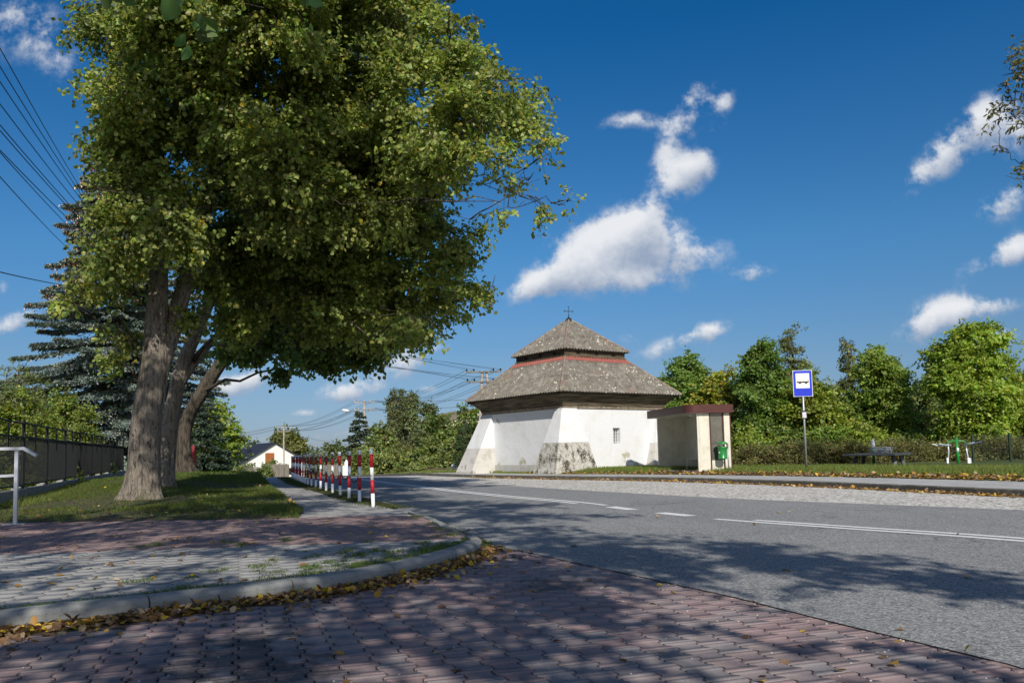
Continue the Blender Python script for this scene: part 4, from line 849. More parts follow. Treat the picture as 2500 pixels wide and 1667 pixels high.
# buttresses wrapping each corner, battered
def buttress(k, zsplit, mats, a0, b0, wr0, wr1, wl0, wl1):
    """a: out of the -x face, b: out of the -y face, wr: reach along the -y face, wl: reach along the -x face (0 foot, 1 top)"""
    R = Matrix.Rotation(k*math.pi/2, 3, 'Z'); mb = MB(); h = ZT-.02
    def ring(z):
        t = max(0, min(1, z/h)); a = a0*(1-t)+.12*t; b = b0*(1-t)+.05*t; wr = wr0*(1-t)+wr1*t; wl = wl0*(1-t)+wl1*t
        return [(-H2-a, -H2-b, z), (-H2+wr, -H2-b, z), (-H2+wr, -H2+.03, z), (-H2+.03, -H2+.03, z), (-H2+.03, -H2+wl, z), (-H2-a, -H2+wl, z)]
    zz = [-.3, 0, .4, .8, zsplit, zsplit+.002, 1.6, 2.0, 2.4, h]; rings = [[R@Vector(p)+Vector((rnd.uniform(-1, 1), rnd.uniform(-1, 1), 0))*.006 for p in ring(z)] for z in zz]
    n = 6
    for i in range(len(zz)-1):
        mb.cur = 0 if zz[i] >= zsplit else 1
        mb.add(rings[i]+rings[i+1], [[j, (j+1) % n, (j+1) % n+n, j+n] for j in (0, 1, 4, 5)])
    mb.cur = 0; mb.add(rings[-1], [[0, 1, 2, 3], [0, 3, 4, 5]])
    mb.build('buttress', ['plaster', mats], ch)
buttress(0, 1.22, 'roughcast', .72, .30, 1.62, .72, 1.25, .35)      # near corner
buttress(3, 1.08, 'roughcast_pale', .5, 1.32, .85, .80, 1.2, .4)    # left corner
buttress(1, 1.15, 'roughcast_pale', .5, .85, .85, .6, 1.2, .4); buttress(2, 1.1, 'roughcast_pale', .8, .8, 1.1, .4, 1.1, .4)
# cornice: dark boarded cove
def ringloop(mb, prof, wave=0.):
    n = len(prof)
    for i in range(n-1):
        (o0, a), (o1, b) = prof[i], prof[i+1]
        for k in range(4):
            R = Matrix.Rotation(k*math.pi/2, 3, 'Z'); h0, h1 = H2+o0, H2+o1
            mb.add([R@Vector((-h0, -h0, a)), R@Vector((h0, -h0, a)), R@Vector((h1, -h1, b)), R@Vector((-h1, -h1, b))], [[0, 1, 2, 3]])
mb = MB(); ringloop(mb, [(.0, ZT-.03), (.05, ZT-.02), (.07, ZT+.10), (.03, ZT+.11)]); mb.build('ledge', 'ledge', ch)
mb = MB(); ringloop(mb, [(.04, ZT+.09), (.10, ZT+.10), (.11, ZT+.17), (.16, ZT+.26), (.25, ZT+.36), (.38, ZT+.46), (.505, ZT+.53), (.51, ZT+.56), (.56, ZT+.565), (.56, ZT+.66), (.1, ZT+.70)]); mb.build('cornice', 'wood', ch)
def corr_face(mb, hb, zb, ht, ztp, k, pitch=.177, amp=.032, sheet=1.05):
    R = Matrix.Rotation(k*math.pi/2, 3, 'Z'); run = hb-ht; rise = ztp-zb; SL = math.hypot(run, rise)
    nrm = Vector((0, -rise/SL, run/SL)); n = int(2*hb/(pitch/6)); prev = None; nr = int(math.ceil(SL/sheet))
    for i in range(n+1):
        a = -hb+2*hb*i/n; bmax = SL*(1-max(0, (abs(a)-ht))/run) if run > 0 else SL; bmax = max(0, min(SL, bmax)); cur = []
        dz = amp*math.sin(2*math.pi*a/pitch)
        for r_ in range(nr):
            jag = .03*math.sin(int((a+hb)/1.05)*7.3+r_*3)
            b0, b1 = r_*sheet+(jag if r_ else 0)-(.03 if r_ == 0 else 0), (r_+1)*sheet+.07
            b0 = min(b0, bmax); b1 = min(b1, bmax)
            for b, lift in ((b0, .020), (b1, .0)):
                base = Vector((a, -hb+run*b/SL, zb+rise*b/SL)); cur.append(R@(base+nrm*(dz+lift+.02+.004*math.sin(int((a+hb)/1.05)*5.1+r_))))
        if prev:
            for r_ in range(nr):
                p, q = prev[r_*2:r_*2+2], cur[r_*2:r_*2+2]
                if (p[1]-p[0]).length < 1e-4 and (q[1]-q[0]).length < 1e-4: continue
                mb.add([p[0], q[0], q[1], p[1]], [[0, 1, 2, 3]])
        prev = cur
ZE = 3.33; HB = 3.62
mb = MB()
for k in range(4): corr_face(mb, HB, ZE, 1.86, 5.02, k)
for k in range(4):                                     # under-lining slab
    R = Matrix.Rotation(k*math.pi/2, 3, 'Z')
    mb.add([R@Vector(v) for v in ((-HB+.03, -HB+.03, ZE-.03), (HB-.03, -HB+.03, ZE-.03), (1.86, -1.86, 4.97), (-1.86, -1.86, 4.97))], [[3, 2, 1, 0]])
lr = mb.build('lower_roof', 'eternit', ch)
for k in range(4):
    R = Matrix.Rotation(k*math.pi/2, 3, 'Z'); mb = MB(); mb.tube([R@Vector((-HB-.02, -HB-.02, ZE+.03)), R@Vector((-2.7, -2.7, ZE+.03+.92*.96)), R@Vector((-1.86, -1.86, 5.05))], .055, 8); mb.build('hip_cap', 'ridge', lr)
mb = MB()
for k in range(4):
    hb = 1.86+.24*(1.76/2.44); corr_face(mb, hb, 5.02-.24*(1.69/2.44)+.022, 1.86, 5.05, k, sheet=2.)
mb.build('red_roof_strip', 'redstrip', lr)
mb = MB(); HN = 1.83
mb.box((0, 0, 5.22), (2*HN, 2*HN, .50))
mb.build('neck', 'wood', ch)
mb = MB()
for k in range(4):
    R = Matrix.Rotation(k*math.pi/2, 3, 'Z')
    for a in (-1.05, .05, 1.1): p = R@Vector((a, -HN-.003, 5.26)); mb.box(p, (.22, .02, .10), k*math.pi/2)
mb.build('vent_slot', 'dark', ch)
mb = MB()
for k in range(4):
    R = Matrix.Rotation(k*math.pi/2, 3, 'Z'); p = R@Vector((0, -HN-.03, 5.10)); mb.box(p, (2*HN+.1, .06, .06), k*math.pi/2)
    p = R@Vector((0, -HN-.02, 5.40)); mb.box(p, (2*HN-.1, .04, .10), k*math.pi/2)
mb.build('neck_board', 'wood', ch)
mb = MB(); HU = 1.985; ZU = 5.40
for k in range(4): corr_face(mb, HU, ZU, .10, 7.05, k)
for k in range(4):
    R = Matrix.Rotation(k*math.pi/2, 3, 'Z')
    mb.add([R@Vector(v) for v in ((-HU+.03, -HU+.03, ZU-.02), (HU-.03, -HU+.03, ZU-.02), (.1, -.1, 7.0), (-.1, -.1, 7.0))], [[3, 2, 1, 0]])
mb.add([(-HU+.03, -HU+.03, ZU-.02), (HU-.03, -HU+.03, ZU-.02), (HU-.03, HU-.03, ZU-.02), (-HU+.03, HU-.03, ZU-.02)], [[3, 2, 1, 0]])
ur = mb.build('upper_roof', 'eternit', ch)
for k in range(4):
    R = Matrix.Rotation(k*math.pi/2, 3, 'Z'); mb = MB(); mb.tube([R@Vector((-HU-.02, -HU-.02, ZU+.03)), R@Vector((-.1, -.1, 7.07))], .05, 8); mb.build('hip_cap', 'ridge', ur)
mb = MB()
mb.add([(-.27, -.27, 6.90), (.27, -.27, 6.90), (.27, .27, 6.90), (-.27, .27, 6.90), (0, 0, 7.27)], [[0, 1, 4], [1, 2, 4], [2, 3, 4], [3, 0, 4], [3, 2, 1, 0]])
mb.build('finial_cap', 'iron', ch)
mb = MB(); mb.tube([(0, 0, 7.2), (0, 0, 7.74)], .012, 6); cr_a = math.radians(-20)
dx = Vector((math.cos(cr_a), math.sin(cr_a), 0)); mb.tube([Vector((0, 0, 7.52))-dx*.22, Vector((0, 0, 7.52))+dx*.22], .014, 6)
for sgn in (-1, 1): mb.bar(Vector((0, 0, 7.52))+dx*.22*sgn+Vector((0, 0, -.045)), Vector((0, 0, 7.52))+dx*.22*sgn+Vector((0, 0, .045)), .02); mb.bar(Vector((0, 0, 7.74))-dx*.04, Vector((0, 0, 7.74))+dx*.04, .02)
mb.lathe((0, 0, 7.28), [(.0, 0), (.035, .02), (.035, .05), (0, .07)], 8)
mb.build('cross', 'iron', ch)

# ------------------------------------------------------------------ bus shelter
sh = empty('bus_shelter', (6.67, 29.7, .19), math.radians(10), 'cream panelled bus shelter with a maroon rounded fascia beside the old building', 'bus shelter')
# local x runs into depth (end wall), local y runs along the road (opening faces -x)
Ls, Ds, Hs = 4.2, 1.28, 2.14
mb = MB(); 
for i in range(4): a = Ls*i/4; mb.box((Ds-.03, a+Ls/8, Hs/2), (.05, Ls/4-.012, Hs))
mb.build('back_wall', 'cream', sh)
mb = MB(); 
for i in range(2): mb.box((.06+.6*(i+.5), Ls-.03, Hs/2), (.6-.012, .05, Hs))
mb.build('side_wall', 'cream', sh)
mb = MB(); mb.box((.275, .03, Hs/2), (.39, .06, Hs)); mb.box((1.14, .03, Hs/2), (.24, .06, Hs)); mb.build('side_wall', 'cream', sh)
mb = MB(); mb.box((.755, .04, Hs/2+.2), (.46, .03, Hs-.4)); mb.build('glass_panel', 'smoke', sh)
mb = MB(); mb.box((.755, .035, .21), (.47, .05, .42)); mb.build('lower_panel', 'cream', sh)
mb = MB()
for x in (.495, 1.005): mb.box((x, .025, Hs/2), (.05, .09, Hs-.01))
mb.box((1.28, .025, Hs/2), (.04, .09, Hs-.01)); mb.build('corner_trim', 'maroon', sh)
for p in ((.04, .04), (.04, Ls-.04)): mb = MB(); mb.box((p[0], p[1], Hs/2-.05), (.07, .07, Hs+.1), 0, .008); mb.build('post', 'cream', sh)
# roof fascia with rounded front corners
def rr_outline(x0, x1, y0, y1, r, n=8):
    P = []
    for (cx, cy, a0, rr_) in ((x0+r, y0+r, 180, r), (x1-.06, y0+.06, 270, .06), (x1-.06, y1-.06, 0, .06), (x0+r, y1-r, 90, r)):
        for i in range(n+1): a = math.radians(a0+90*i/n); P.append((cx+rr_*math.cos(a), cy+rr_*math.sin(a)))
    return P
P = rr_outline(-.42, Ds+.10, -.16, Ls+.30, .40); n = len(P); mb = MB()
mb.add([(x, y, 2.14) for x, y in P]+[(x, y, 2.44) for x, y in P], [[i, (i+1) % n, (i+1) % n+n, i+n] for i in range(n)])
cx_, cy_ = Ds/2, Ls/2; Q = [(cx_+(x-cx_)*.97, cy_+(y-cy_)*.97) for x, y in P]
mb.add([(x, y, 2.44) for x, y in P]+[(x, y, 2.44) for x, y in Q]+[(x, y, 2.38) for x, y in Q], [[i, (i+1) % n, (i+1) % n+n, i+n] for i in range(n)]+[[i+n, (i+1) % n+n, (i+1) % n+2*n, i+2*n] for i in range(n)]+[[i+2*n for i in range(n)]])
mb.build('fascia', 'maroon', sh)
mb = MB(); mb.add([(x, y, 2.155) for x, y in Q], [list(range(n))[::-1]]); mb.build('ceiling', 'cream', sh)
mb = MB(); mb.lathe((.5, 1.6, 2.08), [(.0, 0), (.10, .01), (.13, .04), (.13, .07)], 16); mb.build('ceiling_lamp', 'lampw', sh)
mb = MB(); mb.box((.95, 1.75, .46), (.34, 3.2, .035), 0, .01); b_ = mb.build('bench', 'cream', sh)
mb = MB()
for y in (.35, 1.75, 3.1): mb.bar((.84, y, .45), (.78, y, 0), .05); mb.bar((1.08, y, .45), (1.12, y, 0), .05)
mb.build('leg', 'cream', b_)
mb = MB(); mb.box((.10, .012, .20), (.10, .05, .42)); mb.build('door_stop', 'cream', sh)
mb = MB(); mb.tube([(.10, .07, 1.55), (.02, .12, 1.55), (.02, .12, 1.2), (.10, .07, 1.2)], .014, 6); mb.build('grab_handle', 'iron', sh)
mb = MB(); mb.box((Ds/2-.1, Ls/2, .005), (Ds+.3, Ls+.3, .05)); mb.build('floor_slab', 'slab', sh)
# litter bin
bp = Vector((6.67, 29.7, .19))+Matrix.Rotation(math.radians(10), 3, 'Z')@Vector((.80, -.30, 0))
bn = empty('litter_bin', bp, 0, 'green litter bin with a domed hood on a post at the shelter end wall', 'litter bin')
mb = MB(); mb.lathe((0, 0, .46), [(.0, 0), (.145, .0), (.16, .015), (.16, .03), (.155, .035), (.165, .40), (.17, .41), (.17, .435), (.16, .44), (.15, .43), (.14, .30), (.0, .29)], 24); body = mb.build('bucket', 'green', bn, True)
mb = MB(); mb.lathe((0, 0, 1.00), [(.20, .0), (.205, .012), (.17, .05), (.09, .085), (0, .095)], 24); mb.lathe((0, 0, .995), [(.0, 0), (.2, 0), (.2, .008)], 24)
mb.bar((.17, 0, 1.03), (.185, 0, .86), .03, .07); mb.build('hood', 'green', bn, True)
mb = MB(); mb.tube([(.21, .03, -.1), (.21, .03, 1.0)], .024, 10); mb.bar((.15, .02, .55), (.22, .03, .55), .02, .03); mb.bar((.15, .02, .83), (.22, .03, .83), .02, .03); mb.build('post', 'galv', bn, True)
mb = MB(); mb.lathe((0, 0, 0), [(.0, 0), (.028, 0), (.028, .004), (0, .004)], 14)
em = mb.build('badge', 'signwhite', bn); em.location = (-.13, -.105, .70); em.rotation_euler = (math.radians(90), 0, math.radians(-50))

# ------------------------------------------------------------------ bus stop sign
bs = empty('bus_stop_sign', (9.76, 27.45, .22), math.radians(-4), 'blue and white bus stop sign on a grey steel post at the grass edge', 'sign')
mb = MB(); mb.tube([(0, 0, -.1), (0, 0, 3.32)], .033, 12); mb.build('post', 'galv', bs, True)
mb = MB(); mb.box((0, -.035, 2.92), (.635, .012, .885), 0, .003); pl_ = mb.build('sign_plate', 'signwhite', bs)
def rrect(w, h, r, n=5):
    P = []
    for (cx, cz, a0) in ((w/2-r, h/2-r, 0), (-w/2+r, h/2-r, 90), (-w/2+r, -h/2+r, 180), (w/2-r, -h/2+r, 270)):
        for i in range(n+1): a = math.radians(a0+90*i/n); P.append((cx+r*math.cos(a), cz+r*math.sin(a)))
    return P
def flat(P, y, zc, xc=0.): return [(xc+x, y, zc+z) for x, z in P]
mb = MB(); P = rrect(.605, .855, .03); mb.add(flat(P, -.0445, 2.92), [list(range(len(P)))[::-1]]); mb.build('blue_field', 'signblue', pl_)
mb = MB(); mb.add(flat([(-.225, -.25), (.225, -.25), (.225, .25), (-.225, .25)], -.047, 3.01, 0), [[0, 1, 2, 3]]); mb.build('white_field', 'signwhite', pl_)
# bus pictogram
mb = MB(); yb = -.0495; zc = 2.995
def rect(x0, z0, x1, z1, y=yb): mb.add([(x0, y, zc+z0), (x1, y, zc+z0), (x1, y, zc+z1), (x0, y, zc+z1)], [[0, 1, 2, 3]])
rect(-.195, -.055, .195, -.010); rect(-.195, .052, .185, .060); rect(-.195, -.01, -.188, .052)
for x in (-.155, -.065, .02, .085, .140): rect(x, -.01, x+.004, .052)
mb.add([(.178, yb, zc-.01), (.195, yb, zc-.01), (.185, yb, zc+.055), (.176, yb, zc+.055)], [[0, 1, 2, 3]])
for xc_ in (-.09, .11):
    P = [(xc_+.042*math.cos(math.pi*k/10+math.pi), -.055+.036*math.sin(math.pi*k/10+math.pi)) for k in range(11)]
    mb.add([(x, yb, zc+z) for x, z in P], [list(range(11))])
mb.build('bus_pictogram', 'signblack', pl_)
mb = MB(); mb.box((0, -.02, 1.87), (.17, .06, .27), 0, .006); tb_ = mb.build('timetable_case', 'iron', bs)
mb = MB(); mb.add([(-.065, -.054, 1.765), (.065, -.054, 1.765), (.065, -.054, 1.955), (-.065, -.054, 1.955)], [[0, 1, 2, 3]]); mb.build('timetable_sheet', 'paper', tb_)
mb = MB()
for z in (2.67, 3.17, 1.76): mb.lathe((0, 0, z), [(.034, 0), (.042, 0), (.042, .03), (.034, .03)], 12); mb.box((0, -.02, z+.015), (.10, .03, .025))
mb.build('clamp', 'galv', bs)
mb = MB(); mb.tube([(0, 0, 0), (0, 0, .2)], .038, 12); mb.build('post_foot', 'iron', bs)

# ------------------------------------------------------------------ table, spinner, exercise machine, mesh fence
pA, pB, pC = D(2056, 1127, 31.5), D(2186, 1124, 29.3), D(2232, 1118, 33.0)
tp = empty('outdoor_table', (D(2140, 1120, 31).x, 31, .18), 0, 'low dark flat-topped outdoor table on splayed legs in the grass', 'table')
o_ = Vector(tp.location); zt_ = .52
q = [D(2056, 1100, 31.5), D(2184, 1100, 29.2), D(2231, 1100, 32.6), D(2105, 1100, 34.6)]
mb = MB(); v_ = [Vector((p.x-o_.x, p.y-o_.y, zt_)) for p in q]; mb.add(v_+[v-Vector((0, 0, .06)) for v in v_], [[0, 1, 2, 3], [7, 6, 5, 4]]+[[i, i+4, (i+1) % 4+4, (i+1) % 4] for i in range(4)]); mb.build('table_top', 'slate', tp)
mb = MB(); c_ = sum(v_, Vector())/4
for i in range(2):
    for s_ in (.62,):
        pass
legs = []
for (a, b) in ((0, 3), (1, 2)):
    m0 = v_[a].lerp(v_[b], .25).lerp(c_, .30); m1 = v_[a].lerp(v_[b], .75).lerp(c_, .30)
    for p, dx_ in ((m0, -.12), (m1, .12)):
        mb = MB(); d_ = (p-c_).normalized(); mb.bar(p-Vector((0, 0, .05)), Vector((p.x, p.y, -.1))+Vector((d_.x, d_.y, 0))*.18, .12, .08); mb.build('leg', 'slate', tp)
sp = empty('playground_spinner', (D(2132, 1100, 33.6).x, 33.6, .18), 0, 'round grey spinner with a white knobbed post behind the dark table', 'playground equipment')
mb = MB(); mb.tube([(0, 0, -.1), (0, 0, .75)], .055, 12); mb.build('post', 'green', sp, True)
mb = MB(); mb.lathe((0, 0, .75), [(.0, 0), (.07, 0), (.07, .22), (.05, .24), (.065, .28), (.05, .33), (0, .35)], 14); mb.build('post_cap', 'white', sp, True)
mb = MB()
for z in (.62, .68, .74):
    pts = [Vector((.33+.42*math.cos(a), .42*math.sin(a), z)) for a in [2*math.pi*i/24 for i in range(25)]]; mb.tube(pts, .022, 6, cap=False)
for a in range(6): a_ = a*math.pi/3; mb.tube([(0.33+.42*math.cos(a_), .42*math.sin(a_), .6), (.33+.42*math.cos(a_), .42*math.sin(a_), .76)], .015, 5)
mb.lathe((.33, 0, .55), [(.0, 0), (.42, .0), (.42, .03), (0, .03)], 20); mb.build('ring_seat', 'galv', sp, True)
Ym = 31.0; em_ = empty('exercise_machine', (D(2339, 1140, Ym).x, Ym, .15), 0, 'green and pale grey outdoor exercise machine with two lever arms', 'exercise machine')
E0 = Vector(em_.location)
def L3(px, py, dy=0.): p = D(px, py, Ym+dy); return Vector((p.x-E0.x, p.y-E0.y, p.z-E0.z))
mb = MB(); mb.tube([L3(2342, 1150), L3(2334, 1070)], .055, 14); mb.lathe(L3(2334, 1072), [(.055, 0), (.055, .02), (.03, .06), (0, .07)], 14); mb.build('main_post', 'green', em_, True)
mb = MB(); mb.lathe(L3(2337.5, 1102), [(.058, 0), (.06, 0), (.06, .14), (.058, .14)], 14); mb.build('label_band', 'white', em_, True)
mb = MB(); mb.tube([L3(2314, 1083, -.1), L3(2318, 1078, -.05), L3(2327, 1076), L3(2348, 1076), L3(2356, 1079, -.05), L3(2361, 1084, -.1)], .032, 8); mb.build('top_arm', 'green', em_, True)
for pts in (((2314, 1083), (2316, 1100), (2314, 1137)), ((2357, 1084), (2362, 1110), (2367, 1138))):
    mb = MB(); mb.tube([L3(x, y, -.1) for x, y in pts], .027, 8); hang = mb.build('swing_lever', 'palesteel', em_, True)
    sx = pts[2][0]; s_ = -1 if sx < 2330 else 1
    mb = MB(); mb.box(L3(sx+(-1 if s_ < 0 else -.5), 1124, -.13), (.07 if s_ < 0 else .15, .06, .21), 0, .01); mb.build('back_pad', 'white', hang)
    mb = MB(); mb.tube([L3(sx, 1137, -.1), L3(sx+s_*10, 1138, -.3), L3(sx+s_*22, 1136 if s_ > 0 else 1139, -.5)], .022, 7); mb.build('foot_rest', 'palesteel', hang, True)
    mb = MB(); mb.lathe(L3(sx-s_*8, 1144, -.05), [(0, 0), (.06, 0), (.07, .04), (.06, .09), (0, .1)], 12); mb.build('pivot_hub', 'green', em_, True)
for (a, b, c_2) in (((2275, 1084), (2300, 1088), (2322, 1086)), ((2293, 1083), (2306, 1086), (2318, 1086)), ((2398, 1077), (2375, 1083), (2352, 1085)), ((2380, 1079), (2366, 1083), (2354, 1085))):
    mb = MB(); mb.tube([L3(*a, -.45), L3(*b, -.3), L3(*c_2, -.1)], .02, 7); mb.build('handle_bar', 'palesteel', em_, True)
mf = empty('mesh_fence', (D(2380, 1140, 34).x, 34, .15), 0, 'dark green wire mesh fence behind the exercise machine at right', 'fence'); o_ = Vector(mf.location)
f0, f1, f2 = D(2378, 1140, 34), D(2469, 1140, 33.2), D(2590, 1140, 32.2); ft = 1.17
mb = MB()
for a, b in ((f0, f1), (f1, f2)):
    for i in range(19): z = .12+i*.055; mb.bar(Vector((a.x, a.y, z))-Vector((o_.x, o_.y, 0)), Vector((b.x, b.y, z))-Vector((o_.x, o_.y, 0)), .006)
    for i in range(32): p = a.lerp(b, i/31)-o_; mb.bar((p.x, p.y, .05), (p.x, p.y, ft), .005)
mb.build('mesh_panel', 'mesh', mf)
for p in (f0, f1, f2): mb = MB(); p = p-o_; mb.box((p.x, p.y, .6), (.07, .07, 1.3), 0, .005); mb.build('post', 'mesh', mf)

# ------------------------------------------------------------------ bollards with chains
BL = [(-2.57, 15.01), (-3.12, 16.61), (-3.64, 18.15), (-4.16, 19.7), (-4.66, 21.15), (-5.17, 22.65), (-5.66, 24.1), (-6.14, 25.5), (-6.62, 26.9), (-7.10, 28.35), (-7.56, 29.8), (-8.02, 31.25), (-8.47, 32.7), (-8.92, 34.2), (-9.36, 35.6), (-9.80, 37.), (-10.24, 38.4), (-10.7, 39.9), (-11.2, 41.5)]
ords = ['nearest', 'second', 'third', 'fourth', 'fifth', 'sixth', 'seventh', 'eighth', 'ninth', 'tenth', 'eleventh', 'twelfth', 'thirteenth', 'fourteenth', 'fifteenth', 'sixteenth', 'seventeenth', 'eighteenth', 'farthest']
HBL = 1.05
def make_bollard():
    root = empty('bollard', (0, 0, 0), 0, '', 'bollard', 'red and white bollards along the footpath')
    bands = [(0, .245, 'white'), (.245, .49, 'red'), (.49, .715, 'white'), (.715, .955, 'red'), (.955, 1.05, 'white')]
    for a, b, mname in bands:
        mb = MB()
        if b > 1.0: mb.lathe((0, 0, a), [(.034, 0), (.040, .0), (.040, b-a-.008), (.034, b-a), (0, b-a)], 14)
        else: mb.lathe((0, 0, a-(.15 if a == 0 else 0)), [(.034, 0), (.034, b-a+(.15 if a == 0 else 0))], 14)
        mb.build('white_band' if mname == 'white' else 'red_band', mname, root, True)
    mb = MB()
    for z in (1.0, .57): mb.lathe((0, 0, z), [(.0345, 0), (.0345, .001)], 6); mb.tube([(-.012, -.034, z), (-.012, -.045, z)], .010, 8)
    mb.build('chain_eye', 'iron', root)
    return root
proto = make_bollard()
def chain_between(i, z, root):
    a = Vector((*BL[i], 0)); b = Vector((*BL[i+1], 0)); d = (b-a); L = d.length; n = int(L/.045); mb = MB(); sag = .17 if i % 3 else .21
    for k in range(n+1):
        t = k/n; p = Vector((d.x*t, d.y*t, z-sag*4*t*(1-t))); t2 = (k+1)/n
        p2 = Vector((d.x*t2, d.y*t2, z-sag*4*t2*(1-t2))); u = (p2-p).normalized(); s_ = Vector((0, 0, 1)) if k % 2 else u.cross(Vector((0, 0, 1))).normalized()
        pts = [p+u*.028*math.cos(q_)+s_*.013*math.sin(q_) for q_ in [2*math.pi*j/6 for j in range(7)]]
        mb.tube(pts, .0075, 4, cap=False)
    mb.build('chain', 'chain', root)
for i, (x, y) in enumerate(BL):
    if i == 0: o = proto
    else:
        o = proto.copy(); C.objects.link(o)
        for chd in [c for c in proto.children if c.name.split('.')[0] != 'chain']:
            c = chd.copy(); C.objects.link(c); c.parent = o
    o.location = (x, y, .10); o.rotation_euler = (rnd.uniform(-.022, .022), rnd.uniform(-.018, .018)-(.01 if i == 0 else 0), 0)
    o['label'] = ('nearest red and white striped bollard, at the end of the row by the kerb' if i == 0 else '%s red and white bollard %s' % (ords[i], 'in the row, counting from the near end' if i < 18 else 'at the end of the row down the road'))
    o['category'] = 'bollard'; o['group'] = 'red and white bollards along the footpath'
for i in range(len(BL)-1):
    root = [o for o in C.objects if o.get('category') == 'bollard' and abs(o.location.y-BL[i][1]) < .01][0]
    if i >= 1: chain_between(i, .57, root)
    if i >= 3: chain_between(i, 1.0, root)

# ------------------------------------------------------------------ black metal fence at left, with plinth
F0 = Vector((-12.06, 20.2, 0)); Fd = Vector((-3.4, 9.2, 0)).normalized(); step = 3.1
fn = empty('metal_fence', F0, 0, 'black metal bar fence on a stepped concrete plinth at the left, running behind the trees', 'fence')
posts = [Fd*step*k for k in range(-2, 9)]
for k, p in enumerate(posts):
    z = .02*k
    mb = MB(); mb.box((p.x, p.y, z+1.0), (.07, .07, 2.05), math.atan2(Fd.y, Fd.x)); 
    ps = mb.build('post', 'fence', fn)
    mb = MB(); 
    for s_ in (-1, 1): mb.bar(p+Vector((0, 0, z+1.55)), p+Vector((0, 0, z+2.0))+Fd*.10*s_, .03)
    mb.bar(p+Vector((0, 0, z+2.0))-Fd*.10, p+Vector((0, 0, z+2.0))+Fd*.10, .05, .05)
    mb.build('bracket', 'fence', ps)
    if k < len(posts)-1:
        q = posts[k+1]; mb = MB(); z0_ = z+.47
        for zz, w in ((z0_+.02, .035), (z+1.66, .04), (z+2.0, .035)): mb.bar(p+Vector((0, 0, zz)), q+Vector((0, 0, zz)), w)
        nb_ = 24
        for i in range(1, nb_): r_ = p.lerp(q, i/nb_); mb.bar(r_+Vector((0, 0, z0_)), r_+Vector((0, 0, z+1.66)), .016, .012)
        mid = p.lerp(q, .5)
        for s_ in (-1, 1):
            mb.bar(mid+Vector((0, -.03, z+1.35)), mid+Vector((0, -.03, z+1.98))+Fd*.09*s_, .022); mb.bar(mid+Vector((0, -.03, z+1.98))+Fd*.09*s_, mid+Vector((0, -.03, z+1.66)), .022)
        mb.build('panel', 'fence', fn)
        mb = MB(); m_ = p.lerp(q, .5); mb.box((m_.x, m_.y, z+.13), (step-.02, .16, .54), math.atan2(Fd.y, Fd.x), .01)
        for w_ in (p+Fd*.22, q-Fd*.22): mb.box((w_.x-.05, w_.y-.05, z+.145), (.36, .20, .57), math.atan2(Fd.y, Fd.x), .01)
        mb.build('plinth', 'kerb', fn)
# pale structure seen through the bars
mb = MB()
for z in (.55, .95): mb.bar((-25, 30, z), (-17.6, 30.5, z), .05, .14)
for t in range(6): x = -24.6+t*1.35; mb.bar((x, 30.1, -.1), (x, 30.1, 1.05), .07)
tag(mb.build('white_rail', 'white'), 'low white rail seen through the fence bars at the far left', 'railing')
# handrail
hr_ = empty('handrail', (-7.62, 12.6, .10), 0, 'pale steel handrail with a bent end, standing on the paving at the left edge', 'handrail')
mb = MB(); mb.box((0, 0, .57), (.05, .05, 1.14), .2, .004); mb.build('post', 'rail', hr_)
mb = MB(); mb.box((-1.7, -.55, .57), (.06, .06, 1.14), .2, .004); mb.build('post', 'rail', hr_)
mb = MB(); mb.bar((-2.4, -.75, 1.16), (.12, .02, 1.155), .09, .045); mb.bar((.10, .015, 1.157), (.28, .05, 1.04), .09, .045); mb.build('top_rail', 'rail', hr_)
mb = MB(); mb.bar((-2.4, -.75, .64), (0, 0, .75), .045, .04); mb.build('lower_rail', 'rail', hr_)
mb = MB(); mb.box((0, 0, .008), (.30, .16, .012), .2); mb.build('base_plate', 'rail', hr_)

# red panel by the leaning trunk, dark red gate
rp = empty('red_slat_board', (D(471, 1150, 35).x, 35, .42), math.radians(-62), 'bright red slatted board leaning beside the farthest linden trunk', 'board')
mb = MB()
for i in range(7): mb.bar((-.9, 0, .06+i*.145), (.75, 0, .06+i*.145), .03, .12)
mb.build('slat', 'redplastic', rp)
mb = MB()
for x in (-.8, -.3, .2, .65): mb.bar((x, .035, .0), (x, .035, 1.04), .04, .05)
mb.build('upright', 'darkred', rp)
gp = empty('red_gate', (D(430, 1150, 40).x, 40, .35), math.radians(10), 'dark red metal gate between the second and third linden trunks', 'gate')
mb = MB(); 
for i in range(7): mb.bar((.25, 0, .06+i*.21), (.85, 0, .06+i*.21), .03, .19)
mb.build('gate_panel', 'darkred', gp)
mb = MB(); mb.box((.15, 0, .75), (.12, .12, 1.6)); mb.bar((-.75, 0, 1.5), (.15, 0, 1.5), .04); mb.bar((-.75, 0, .2), (.15, 0, .2), .04)
for i in range(9): mb.bar((-.75+i*.1, 0, .1), (-.75+i*.1, 0, 1.5), .02)
mb.build('gate_frame', 'fence', gp)

